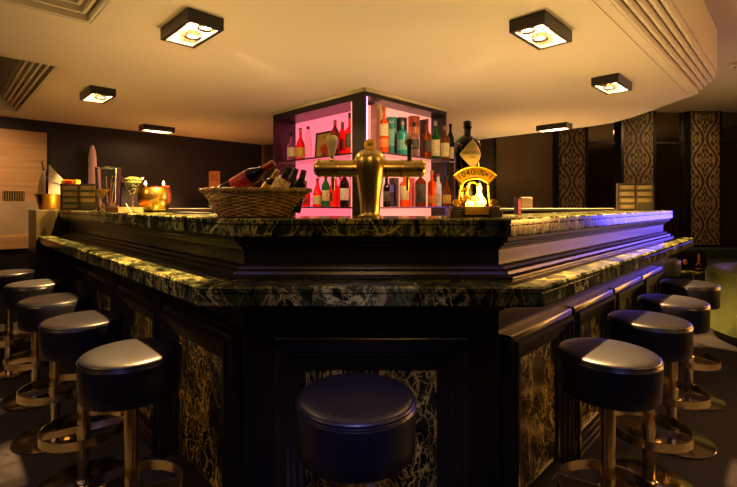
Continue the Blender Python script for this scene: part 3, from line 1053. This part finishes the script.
# ornate still: pot, coil, wheel, pipes
obj('copper_pot', MB().lathe([(0, 0), (.020, 0), (.026, .012), (.026, .028), (.018, .040), (.008, .048), (.008, .070), (.012, .078), (0, .082)], 28, T(-.030, 0, .046)), brassl, gd)
obj('column_still', MB().lathe([(0, 0), (.014, 0), (.012, .06), (.016, .064), (.010, .07), (.010, .105), (0, .11)], 24, T(-.052, .012, .046)), brassl, gd)
obj('swan_pipe', MB().tube([(-.030, 0, .125), (-.020, -.002, .145), (0, -.004, .148), (.018, -.004, .135), (.024, -.004, .11)], .0045, 8), brassl, gd)
wh = MB()
wh.tube([(.018 * math.cos(2 * PI * i / 24) - .004, -.026, .072 + .018 * math.sin(2 * PI * i / 24)) for i in range(24)], .003, 6, cl=True)
for i in range(6):
    a = PI * i / 6
    wh.tube([(-.004 - .018 * math.cos(a), -.026, .072 - .018 * math.sin(a)), (-.004 + .018 * math.cos(a), -.026, .072 + .018 * math.sin(a))], .0014, 5)
obj('flywheel', wh, brassl, gd)
obj('small_drum', MB().cyl(.014, -.012, .012, 24, T(-.078, -.01, .061) @ FRONT), brassl, gd)
obj('small_drum', MB().cyl(.014, -.012, .012, 24, T(.080, -.01, .061) @ FRONT), brassl, gd)
obj('side_bracket', MB().tube([(-.070, 0, .046), (-.062, 0, .10), (-.058, -.008, .135)], .0045, 8), brassl, gd)
obj('side_bracket', MB().tube([(.070, 0, .046), (.062, 0, .10), (.058, -.008, .135)], .0045, 8), brassl, gd)
glow = mat('lit_filament_glass', '#ffffff', .3, emit='#ffb52c', es=4.)
obj('lit_bulb', MB().lathe([(0, 0), (.020, .0), (.030, .012), (.028, .026), (.016, .042), (.009, .060), (.012, .078), (.006, .094), (0, .098)], 28, T(.022, 0, .0465)), glow, gd)
obj('lit_bulb', MB().lathe([(0, 0), (.016, 0), (.018, .010), (.010, .020), (0, .022)], 20, T(-.026, -.030, .0465)), glow, gd)
light('bulb_light', 'POINT', (.0, -.075, .09), 1.6, '#ffb640', .012, parent=gd)

YH = 1.97
hb = thing('display_gin_bottle', 'oversized black apothecary bottle with diamond label behind the brass lamp', 'bottle', (px(467.5, YH), YH, BT + .0005), 0)
Rb = .058
obj('glass_body', MB().lathe([(0, 0), (.054, 0), (Rb, .006), (Rb, .315), (.056, .335), (.048, .350), (.034, .362), (.020, .370), (.0165, .376), (.0165, .400), (.020, .402), (.020, .410), (0, .410)], 48), mat('black_glass', '#080706', .07), hb, ang=50)
obj('stopper', MB().lathe([(0, .4105), (.018, .4105), (.019, .432), (.014, .436), (0, .436)], 24), c_blk, hb)
# diamond label wrapped on the body
nl = 16
vs, fs = [], []
for i in range(nl + 1):
    s = -1 + 2 * i / nl
    a = -PI / 2 + .18 + s * 1.05
    hgt = .068 * (1 - abs(s)) ** 1.0 + .0005
    zc_ = .278
    for rr in (Rb + .0008,):
        vs.append((rr * math.cos(a), rr * math.sin(a), zc_ - hgt)); vs.append((rr * math.cos(a), rr * math.sin(a), zc_ + hgt))
for i in range(nl):
    fs.append((2 * i, 2 * i + 2, 2 * i + 3, 2 * i + 1))
dl = obj('diamond_label', MB().add(vs, fs), mat('parchment_label', '#cdbf8a', .6), hb)


def wraptext(body, size, zc, m_, sx=1.):
    o = text('label_print', body, size, m_, dl, Matrix.Identity(4), .0002, sx=sx)
    for v in o.data.vertices:
        a = -PI / 2 + .18 + v.co.x / Rb
        r_ = Rb + .0012 + v.co.z
        v.co = Vector((r_ * math.cos(a), r_ * math.sin(a), zc + v.co.y))


ink = mat('label_ink', '#1c1810', .6)
wraptext("HENDRICK'S", .0195, .283, ink, .8)
wraptext('GIN', .011, .262, ink)
wraptext('·', .02, .243, ink)

# ------------------------------------------------------------------ left bar-top items
def on_bar(x, Y, dz=.0005):
    return (px(x, Y), Y, BT + dz)


# champagne bucket on end block
YK = 4.35
bl_ = on_bar(50.5, YK)
cb_ = thing('champagne_bucket', 'polished brass champagne bucket on the olive end block', 'wine bucket', bl_)
kk = YK / F
obj('bucket', MB().lathe([(0, 0), (9 * kk, 0), (9.2 * kk, .006), (12.8 * kk, .145), (13.4 * kk, .150), (13.2 * kk, .154), (12.4 * kk, .150), (8.8 * kk, .012), (0, .012)], 40), brassl, cb_, ang=50)
obj('rim_bead', MB().tube([(13.1 * kk * math.cos(2 * PI * i / 40), 13.1 * kk * math.sin(2 * PI * i / 40), .152) for i in range(40)], .004, 6, cl=True), brassl, cb_)
b = bottle((bl_[0] - .02, bl_[1] + .03, bl_[2] + .016), .48, .045, 'wine', wb, foil_y, None, 'champagne bottle with gold foil standing in the brass bucket', foil=.42, rot=(0, -.17, 0), name='champagne_bottle')
# folded napkin fans either side
nk = MB()
rings = []
for i in range(13):
    a = i / 12
    x_ = -.105 + .085 * a
    top = .155 + .24 * math.sin(PI / 2 * min(1, a * 1.15))
    y_ = -.05 + (.008 if i % 2 else -.008)
    rings.append([(x_, y_, .10), (x_, y_ + .012, .10), (x_, y_ + .012, top), (x_, y_, top)])
nk.loft(rings)
n1 = obj('linen_napkin', nk, cloth, None, loc=bl_)
tag(n1, 'white linen napkin draped over the left side of the brass bucket', 'napkin')
n2 = thing('wine_card', 'pale card with a line of print leaning on the brass bucket', 'card', bl_)
obj('card', MB().prism([(-.030, .156), (.118, .150), (.122, .285), (.045, .365), (-.026, .445)], -.003, .003, T(.098, -.118, 0) @ FRONT), cloth, n2)
text('card_print', 'CHAMPAGNE', .024, ink, n2, T(.160, -.123, .255) @ Matrix.Rotation(.35, 4, 'Y') @ FRONT, .0004, sx=.8)


def menu_rack(x0, x1, Y, label, hpx=26, rz=0.):
    xm = (x0 + x1) / 2
    w = (x1 - x0) / 2 / F * Y
    h = hpx / F * Y
    t = thing('menu_rack', label, 'menu rack', on_bar(xm, Y), rz, 'menu board racks on the bar top')
    obj('back_board', MB().box(-w, w, 0, .012, 0, h), greycard, t, bevel=.001)
    fr_ = MB().box(-w - .004, -w, -.01, .012, 0, h + .004).box(w, w + .004, -.01, .012, 0, h + .004).box(-w, w, -.01, .012, h, h + .004).box(-.004, .004, -.01, -.0005, 0, h)
    obj('rack_frame', fr_, greyedge, t)
    obj('foot', MB().box(-w, w, -.04, .06, 0, .006), greyedge, t)
    nrow = 4
    for c in (0, 1):
        for r_ in range(nrow if c == 0 else 3):
            xa = -w + .012 if c == 0 else .010
            xb = -.010 if c == 0 else w - .012
            zt_ = h - .012 - r_ * (h - .01) / nrow
            zb = zt_ - h / nrow * .62
            cdm = obj('menu_strip', MB().box(xa, xb, -.008, -.0015, zb, zt_), mat('menu_strip_tan', '#b39c6c', .6), t)
            ln = MB()
            for q2 in range(3):
                zz = zt_ - (q2 + 1) * (zt_ - zb) / 4
                ln.box(xa + .014, xb - .012 - .02 * ((q2 + r_) % 3), -.0092, -.0082, zz - .002, zz + .002)
            obj('printed_lines', ln, mat('menu_print', '#e0d0a4', .6), cdm)
            obj('gold_tab', MB().box(xb - .012 if c else xa, xb if c else xa + .012, -.0105, -.0085, zb, zt_), mat('gold_tab_gloss', '#c8a860', .3, .3), cdm)
    return t


menu_rack(61.5, 96.5, 3.72, 'grey menu rack beside the brass bucket on the left bar top')
menu_rack(617.5, 653, 3.50, 'grey menu rack near the right end of the bar top', 27)
YO = 3.95
ob = thing('orange_box', 'orange and gold box showing above the left menu rack', 'box', on_bar(71, YO))
obj('carton', MB().box(-.07, .07, -.03, .03, 0, 30 / F * YO), mat('orange_gold_card', '#b0701e', .45), ob, bevel=.002)
obj('red_label', MB().box(-.035, .03, -.032, -.0305, 25.5 / F * YO, 29.2 / F * YO), l_red, ob)

# wooden tray with jars
YTR = 2.93
p = on_bar(124, YTR)
tr = thing('wooden_tray', 'shallow light wood tray on the left bar top', 'tray', p, -PI / 4 + PI)
a_, b_ = .150, .075
m = MB().box(-a_, a_, -b_, b_, 0, .008).box(-a_, a_, -b_, -b_ + .01, .008, .034).box(-a_, a_, b_ - .01, b_, .008, .034).box(-a_, -a_ + .01, -b_ + .01, b_ - .01, .008, .034).box(a_ - .01, a_, -b_ + .01, b_ - .01, .008, .034)
obj('tray_box', m, wood_tray, tr, bevel=.001)
ja = gl('jar', '#fff0c8', .85)
jl = [(103, 3.22, .045, .017, 'jar at the left end of the row of garnish jars'), (109, 3.18, .052, .016, 'garnish jar with raised lid, second from the left'), (113.5, 3.14, .060, .018, 'tallest of the small garnish jars'), (117.5, 3.10, .040, .015, 'smallest garnish jar at the right of the row')]
for x, Y, h, r, lb in jl:
    t = thing('garnish_jar', 'small glass ' + lb, 'jar', on_bar(x, Y + .12), 0, 'garnish jars beside the tray')
    obj('jar_glass', MB().lathe([(0, 0), (r, 0), (r * 1.05, h * .7), (r * .7, h * .85), (r * .7, h), (0, h)], 20), ja, t)
    obj('jar_lid', MB().cyl(r * .8, h, h + .010, 20), c_cork, t)

# big glass vase/jug
YJ = 3.42
jg = thing('glass_pitcher', 'tall empty clear glass cylinder behind the small martini glass', 'glass vase', on_bar(109, YJ))
k_ = YJ / F
obj('glass_wall', MB().lathe([(0, 0), (10 * k_, 0), (10.5 * k_, .01), (12.4 * k_, 43 * k_), (12.1 * k_, 43 * k_), (10.1 * k_, .018), (0, .016)], 40), glass, jg, ang=50)
obj('glass_rim', MB().tube([(12.25 * k_ * math.cos(2 * PI * i / 40), 12.25 * k_ * math.sin(2 * PI * i / 40), 43 * k_) for i in range(40)], .0022, 6, cl=True), glass, jg)
for i, (cc, dx) in enumerate((('#d8c8b8', -.016), ('#b03028', .012), ('#d0b890', .030))):
    t = obj('drinking_straw', MB().tube([(dx * .5, 0, .02), (dx * 1.4, .0, .275 - .02 * i)], .003, 8), mat('straw_%d' % i if False else ['straw_white', 'straw_red', 'straw_tan'][i], cc, .4), None, loc=on_bar(109, YJ))
    tag(t, ['whitish drinking straw inside the tall clear glass cylinder', 'red drinking straw inside the tall clear glass cylinder', 'tan drinking straw inside the tall clear glass cylinder'][i], 'straw', 'straws in the tall glass cylinder')


def martini(x, Y, hpx, wpx, label, liquid, fill=.9, olives=False):
    t = thing('martini_glass', label, 'cocktail glass', on_bar(x, Y))
    k = Y / F
    h, R = hpx * k, wpx / 2 * k
    zb = h * .48
    obj('glass_bowl', MB().lathe([(0, zb - .004), (.004, zb - .002), (R, h), (R - .0015, h), (.003, zb + .006), (0, zb + .005)], 40), glass, t, ang=50)
    obj('stem', MB().lathe([(0, 0), (R * .72, 0), (R * .72, .002), (.006, .008), (.0038, .02), (.0036, zb - .006), (0, zb - .0045)], 32), glass, t)
    if liquid:
        zt_ = zb + (h - zb) * fill
        rr = (R - .003) * fill
        obj('drink', MB().lathe([(0, zb + .0065), (rr, zt_), (0, zt_)], 32), liquid, t)
    return t, h, R, zb


martini(102.5, 3.12, 23.5, 15, 'small martini glass of yellow cocktail in front of the glass cylinder', mat('yellow_cocktail', '#ffd040', .2))
t, h, R, zb = martini(132.8, 2.62, 36, 22.5, 'large martini glass heaped with green olives', None)
om = mat('green_olive', '#5f6420', .3)
gp = t.location
zz = 0
cnt = 0
for lev, (rr, n_) in enumerate([(.012, 3), (.026, 7), (.038, 11), (.046, 15), (.044, 15), (.022, 8)]):
    for i in range(n_):
        a = 2 * PI * i / n_ + lev * .7
        z_ = [zb + .024, zb + .045, zb + .064, zb + .082, zb + .098, zb + .106][lev]
        e_ = MB().lathe([(0, -.0105), (.005, -.009), (.0082, -.004), (.0082, .004), (.005, .009), (0, .0105)], 12)
        r2 = min(rr, (R - .0) * ((z_ - zb) / (h - zb)) - .011) if lev < 5 else rr
        if lev == 4:
            r2 = min(r2, .036)
        o = obj('green_olive', e_, om, None, loc=(gp.x + r2 * math.cos(a), gp.y + r2 * math.sin(a), gp.z + z_), rot=(random.random() * 3, random.random() * 3, 0))
        tag(o, 'small green olive in the large martini glass', 'olive', 'olives in the large martini glass')
        o['label'] = 'one of the green olives heaped in the large martini glass'

sp = thing('bar_spoon', 'thin metal bar spoon leaning on the wooden tray', 'spoon', on_bar(131, 2.52))
obj('shaft', MB().tube([(0, 0, .003), (-.046, .03, .058)], .0022, 8), c_sil, sp)
obj('spoon_bowl', MB().lathe([(0, -.003), (.006, -.001), (.008, .002), (0, .0015)], 20, T(.004, -.002, .004)), c_sil, sp)

# brass bowl with candles
YW = 3.05
bw = thing('brass_bowl', 'round polished brass bowl with small items on the left bar top', 'bowl', on_bar(154.5, YW))
k = YW / F
obj('bowl_shell', MB().lathe([(0, 0), (9 * k, 0), (12.5 * k, .02), (15.2 * k, .07), (15.6 * k, .115), (14.6 * k, .165), (14 * k, .170), (13.8 * k, .165), (14.8 * k, .115), (14.4 * k, .07), (11.8 * k, .028), (0, .012)], 48), brassl, bw, ang=60)
for i, (dx, zt_) in enumerate(((-9, .205), (9, .205))):
    t = thing('bowl_candle', ['lit tea light holder standing at the left inside the brass bowl', 'lit tea light holder standing at the right inside the brass bowl'][i], 'candle', on_bar(154.5 + dx, YW, .03), 0, 'candles in the brass bowl')
    obj('candle_holder', MB().cyl(.011, .0, .160, 20), mat('gold_glass_holder', '#c79a34', .2, .8), t)
    obj('candle_flame', MB().lathe([(0, .160), (.006, .164), (.008, .172), (.004, .184), (0, .190)], 16), mat('flame', '#ffffff', .5, emit='#ffcf70', es=20.), t)
for i, (dx, dz, ln_) in enumerate(((0, .172, .05), (7.5, .168, .06), (11, .178, .05))):
    t = obj('red_clip', MB().box(-ln_ / 2, ln_ / 2, -.006, .006, -.006, .006), mat('red_plastic', '#c02a18', .35), None, loc=on_bar(154.5 + dx, YW - .01 * i - .02, dz + .003), rot=(0, .1 * (i - 1), .3 * i), bevel=.002)
    tag(t, ['red clip in the centre of the brass bowl', 'red clip resting between the candles and bowl rim', 'red clip sticking out over the right bowl rim'][i], 'clip', 'red clips in the brass bowl')

# orange card stand behind basket
t = thing('table_card', 'orange printed card on a thin stand left of the wicker basket', 'card', on_bar(214.5, 2.15))
k = 2.15 / F
obj('card', MB().box(-5.5 * k, 5.5 * k, -.001, .001, .115 + .02, 17 * k + .115 + .02), mat('orange_card', '#c06a1c', .6), t)
text('card_letters', 'BAR\nMENU', .018, mat('brown_ink', '#5a2408', .6), t, T(0, -.0016, .185) @ FRONT, .0002)
obj('stand', MB().tube([(0, 0, .004), (0, 0, .14)], .0025, 8).lathe([(0, 0), (.026, 0), (.026, .003), (0, .005)], 24), c_sil, t)
# bar mat / tray edges on the bar top left
t = obj('bar_mat', MB().box(-.16, .16, -.05, .05, 0, .008), mat('rubber_mat', '#24201c', .6), None, loc=on_bar(192, 2.55), rot=(0, 0, -q), bevel=.002)
tag(t, 'flat dark bar mat behind the left side of the basket', 'bar mat')

# right bar top: slim card holder, pale box on the rear counter
t = thing('card_holder', 'slim upright dark holder with pink card edge right of the brass lamp', 'card holder', on_bar(517.7, 2.30), .1)
k = 2.30 / F
obj('holder_frame', MB().box(-2.3 * k, 2.3 * k, -.02, .02, 0, 17 * k), c_blk, t, bevel=.001)
obj('pink_card', MB().box(-1.5 * k, 1.5 * k, -.0225, -.0205, .004, 15.5 * k), mat('pink_card', '#d07a68', .5), t)
t = thing('napkin_box', 'pale square napkin box on the rear counter', 'box', (px(525.5, 5.5), 5.5, BT + .001))
obj('box_shell', MB().box(-.07, .07, -.05, .05, 0, .135), mat('pale_box', '#9c8c70', .5), t, bevel=.003)
obj('napkin_stack', MB().box(-.06, .06, -.04, .04, .135, .145), cloth, t)

# ------------------------------------------------------------------ left wall: stone panel, niche, stone ledge, sconce
def wl(x, off=0.):
    """point on the diagonal wall at photo column x, off in front of it"""
    r = (x - CX) / F
    # wall: Y - X = 9.37 ; in front: shift along (S2,-S2)
    c = 9.37 - off / S2
    Y = c / (1 - r)
    return Vector((r * Y, Y))


DW = Matrix.Rotation(PI / 4, 4, 'Z')
sp_ = thing('stone_wall_panel', 'large sand coloured stone panel on the left wall', 'wall panel', (0, 0, 0))
pA, pB = wl(-40, .04), wl(46, .04)


def wallbox(mb, a, b, off0, off1, z0, z1):
    d = Vector((S2, -S2))
    A, B = Vector(a), Vector(b)
    return mb.prism([A + d * off0, B + d * off0, B + d * off1, A + d * off1], z0, z1)


w0, w1 = wl(-40), wl(46)
n0, n1_ = wl(2), wl(24)
m = MB()
wallbox(m, w0, n0, .005, .06, 1.38, 2.23); wallbox(m, n1_, w1, .005, .06, 1.38, 2.23); wallbox(m, n0, n1_, .005, .06, 1.50, 2.23); wallbox(m, n0, n1_, .005, .06, 1.38, 1.385 - .0)
obj('stone_slab', m, stone, sp_, smooth=False)
m = MB(); wallbox(m, n0, n1_, .005, .03, 1.386, 1.499); nb = obj('niche_grille', m, bronze, sp_)
m = MB()
for i in range(9):
    a = n0.lerp(n1_, (i + .5) / 9 - .02); b_2 = n0.lerp(n1_, (i + .5) / 9 + .02)
    wallbox(m, a, b_2, .031, .040, 1.39, 1.495)
obj('grille_bars', m, brass, nb)
w2, w3 = wl(-60), wl(40)
sh = thing('stone_sideboard', 'pale stone ledge and splashback below the sand coloured panel', 'stone ledge', (0, 0, 0))
m = MB(); wallbox(m, w2, w3, .005, .08, .99, 1.379); obj('splashback', m, stone2, sh)
m = MB(); wallbox(m, w2, wl(44), .005, .34, .84, .989); obj('ledge_slab', m, stone, sh, bevel=.004)
m = MB(); wallbox(m, w2, wl(42), .005, .30, 0, .839); obj('base_cabinet', m, blackm, sh)
# sconce
s0_ = wl(92.5, .09)
sc_ = thing('wall_sconce', 'tall pink frosted glass wall light on the dark left wall', 'wall light', (s0_.x, s0_.y, 0), q)
k = s0_.y / F
zb_, zt_ = pz(189, s0_.y), pz(145, s0_.y)
L_ = zt_ - zb_
pf = [(0, zb_)] + [(5.0 * k * .72 * (1 if f < .5 else math.sqrt(max(0, 1 - ((f - .5) / .5) ** 2.6))), zb_ + L_ * f) for f in (0.001, .25, .5, .6, .7, .8, .88, .94, .98)] + [(0, zt_)]
obj('glass_shade', MB().lathe(pf, 28), mat('pink_frosted_glass', '#d8a590', .4, emit='#d89a80', es=.04), sc_)
obj('wall_bracket', MB().box(-.03, .03, .02, .085, zb_ + L_ * .3, zb_ + L_ * .45), bronze, sc_)

# ------------------------------------------------------------------ right: table, tent cards, sofa
YQ = 5.2
tb = thing('side_table', 'low round green marble table beyond the right end of the bar', 'table', (px(694, YQ), YQ, 0))
zt_ = .56
obj('tabletop', MB().lathe([(0, zt_ - .03), (.26, zt_ - .03), (.27, zt_ - .022), (.27, zt_ - .006), (.264, zt_), (0, zt_)], 56), marble, tb)
obj('pedestal', MB().lathe([(0, 0), (.17, 0), (.17, .012), (.03, .03), (.025, zt_ - .031), (0, zt_ - .031)], 32), steel_d, tb)
gold_print = mat('gold_print', '#e08a28', .45)
for i, (x, w, h, Y, sy) in enumerate([(684, 5, 16.5, 5.18, 'S'), (697, 8, 19, 5.10, 'h')]):
    t = thing('tent_card', ['narrow black tent card with gold emblem at the left on the round table', 'wider black tent card with gold drink emblem on the round table'][i], 'menu card', (px(x, Y), Y, zt_ + .001), -.1, 'black tent cards on the round table')
    k = Y / F
    wv_, hv = w * k, h * k
    cd = obj('card_panel', MB().prism([(0, 0), (.004, 0), (.034, hv), (.030, hv)], -wv_, wv_, Matrix(((0, 0, 1, 0), (1, 0, 0, -.035), (0, 1, 0, 0), (0, 0, 0, 1)))), c_blk, t)
    obj('card_panel', MB().prism([(.060, 0), (.064, 0), (.034, hv), (.030, hv)], -wv_, wv_, Matrix(((0, 0, 1, 0), (1, 0, 0, -.035), (0, 1, 0, 0), (0, 0, 0, 1)))), c_blk, t)
    tilt = math.atan2(.03, hv)
    Mt = T(0, -.037, 0) @ Matrix.Rotation(-tilt, 4, 'X')
    if i == 0:
        em = MB().tube([(.022 * math.cos(a) * .8, -.001, hv * .48 + .026 * math.sin(a)) for a in [2 * PI * j / 24 for j in range(24)]], .0035, 6, cl=True, M=Mt)
        em.tube([(-.010, -.001, hv * .62), (.012, -.001, hv * .52), (-.010, -.001, hv * .44), (.010, -.001, hv * .34)], .003, 6, M=Mt)
    else:
        em = MB().tube([(-.028 + .056 * j / 12, -.001, hv * .30 + .030 * math.sin(PI * j / 12)) for j in range(13)], .0035, 6, M=Mt)
        em.tube([(.0, -.001, hv * .45), (.004, -.001, hv * .70), (.0, -.001, hv * .88)], .004, 6, M=Mt).tube([(.016, -.001, hv * .55), (.016, -.001, hv * .88)], .004, 6, M=Mt)
        em.box(-.034, .034, -.002, 0, hv * .10, hv * .14, Mt)
    obj('gold_emblem', em, gold_print, cd)

# curved sofa
sf = thing('tub_sofa', 'curved olive green velvet tub sofa at the right edge', 'sofa', (4.2, 4.1, 0), 0)


def arcband(r0, r1, a0, a1, z0, z1, n=40, rnd=.05):
    rings = []
    for i in range(n + 1):
        a = a0 + (a1 - a0) * i / n
        prof = [(r0, z0), (r1, z0), (r1, z1 - rnd), (r1 - rnd * .3, z1 - rnd * .3), (r1 - rnd, z1), (r0 + rnd, z1), (r0 + rnd * .3, z1 - rnd * .3), (r0, z1 - rnd)]
        rings.append([(r * math.cos(a), r * math.sin(a), z) for r, z in prof])
    return MB().loft(rings)


obj('outer_back', arcband(.60, .78, math.radians(60), math.radians(300), .10, .70), greenv, sf, ang=50)
obj('seat_cushion', MB().lathe([(0, .10), (.595, .10), (.595, .40), (.57, .43), (0, .45)], 56), greenv, sf, ang=50)
obj('sofa_base', MB().lathe([(0, 0), (.70, 0), (.70, .095), (0, .095)], 56), blackm, sf)
bq = thing('wall_banquette', 'dark green upholstered banquette along the back wall', 'banquette', (0, 0, 0))
obj('banquette_seat', MB().box(4.9, 7.2, 6.5, 7.1, 0, .45), greend, bq, bevel=.03)
obj('banquette_back', MB().box(4.9, 7.2, 7.1, 7.29, 0, .62), greend, bq, bevel=.03)

# ------------------------------------------------------------------ lights
# unseen spots added to brighten the ceiling, behind the bar and round the room
UP = (PI, 0, 0)
W_ = '#ffd898'
light('ceiling_fill_service', 'SPOT', (-.9, 2.95, .95), 17, W_, .15, UP, 165, .9)
light('ceiling_fill_service', 'SPOT', (.95, 2.95, .95), 23, W_, .15, UP, 165, .9)
light('ceiling_fill_room', 'SPOT', (-2.6, .2, 1.0), 32, W_, .2, UP, 160, .9)
light('ceiling_fill_room', 'SPOT', (2.8, .9, 1.0), 42, W_, .2, UP, 160, .9)
light('ceiling_fill_room', 'SPOT', (0, 4.9, 1.6), 8, W_, .2, UP, 165, .9) if False else None
light('ceiling_fill_back', 'SPOT', (-2.5, 6.1, 1.2), 10, '#ff9a50', .15, UP, 160, .9)
light('ceiling_fill_back', 'SPOT', (2.2, 6.3, 1.2), 12, W_, .15, UP, 160, .9)
def wall_glow(name, loc, tgt, e, c, sx, sy):  # unseen area light added at a side wall for sheen on the bar
    o = light(name, 'AREA', loc, e, c, 1)
    o.data.shape = 'RECTANGLE'; o.data.size = sx; o.data.size_y = sy
    o.data.spread = math.radians(75)
    o.rotation_euler = (Vector(tgt) - Vector(loc)).to_track_quat('-Z', 'Y').to_euler()
    return o


wall_glow('blue_wall_fill', (7.25, 6.0, 1.35), (2.0, 3.2, 1.2), 6.5, '#5a4cff', 2.0, .8)  # no window here: added light that gives the right riser its blue sheen
wall_glow('warm_wall_fill', (7.25, 3.6, 1.5), (1.0, 2.0, 1.1), 18, '#ffb050', 1.6, .9)  # no window here: added light for warm sheen on the right side
wall_glow('warm_wall_fill', (-7.25, 3.4, 1.5), (-1.0, 2.0, 1.1), 21, '#ffb45a', 1.8, .9)  # same added warm light for the left riser and stool poles
light('front_fill', 'SPOT', (0, -1.0, 2.88), 26, '#ffc070', .06, (0, 0, 0), 25, .8)  # added spot behind the camera, lifts the front ledge and tap tower
_c = bpy.data.objects['front_fill']
_c.rotation_euler = (Vector((0, 1.7, 1.4)) - _c.location).to_track_quat('-Z', 'Y').to_euler()
light('ceiling_fill_room', 'SPOT', (5.0, 4.9, 1.0), 26, W_, .2, UP, 150, .9)  # added unseen spot, brightens the high ceiling on the right
for _sx in (-1, 1):
    _c = light('violet_side_spot', 'SPOT', (_sx * .9, -.9, 2.86), 45, '#a098ff', .1, (0, 0, 0), 40, .9)
    _c.rotation_euler = (Vector((_sx * 1.45, 2.1, .65)) - _c.location).to_track_quat('-Z', 'Y').to_euler()
light('violet_spot', 'SPOT', (0, -.2, 2.88), 120, '#a098ff', .15, (0, 0, 0), 24, .7)
_c = bpy.data.objects['violet_spot']
_c.rotation_euler = (Vector((-.03, 1.22, .8)) - _c.location).to_track_quat('-Z', 'Y').to_euler()
light('side_spot', 'SPOT', (-3.1, .3, 2.88), 60, '#ffbe6e', .06, (0, 0, 0), 90, 1.)
light('side_spot', 'SPOT', (3.2, .4, 2.88), 55, '#ffbe6e', .06, (0, 0, 0), 90, 1.)
for _o, _t in (('side_spot', (-1.6, 2.3, .2)), ('side_spot.001', (1.6, 2.3, .2))):
    _o = bpy.data.objects[_o]
    _o.rotation_euler = (Vector(_t) - _o.location).to_track_quat('-Z', 'Y').to_euler()
light('stone_wall_fill', 'SPOT', (-3.7, 3.9, 2.34), 42, '#ffc680', .05, (0, 0, 0), 95, .9)  # added spot under the raft to brighten the stone panel
_c = bpy.data.objects['stone_wall_fill']
_c.rotation_euler = (Vector((-4.6, 4.9, 1.2)) - _c.location).to_track_quat('-Z', 'Y').to_euler()
for _sx in (-1, 1):
    _c = light('shelf_fill', 'SPOT', (_sx * .9, 2.9, 2.35), 26, '#ffd8a0', .04, (0, 0, 0), 75, .8)  # added spots, light the bottle labels from the front
    _c.rotation_euler = (Vector((_sx * .45, 4.3, 1.6)) - _c.location).to_track_quat('-Z', 'Y').to_euler()
light('sofa_spot', 'SPOT', (4.3, 3.6, 2.85), 5, '#ffd080', .05, (0, 0, 0), 60, .6)
light('pilaster_spot', 'SPOT', (5.2, 6.0, 2.85), 25, '#ffc080', .1, (math.radians(45), 0, 0), 110, .8)

w = bpy.data.worlds.new('world')
scene.world = w
w.use_nodes = True
w.node_tree.nodes['Background'].inputs[0].default_value = lin('#6a5238')
w.node_tree.nodes['Background'].inputs[1].default_value = .02

vs_ = scene.view_settings
vs_.view_transform = 'Standard'
vs_.look = 'None'
vs_.exposure = 1.25
vs_.gamma = 1
try:
    vs_.use_curve_mapping = False
except Exception:
    pass
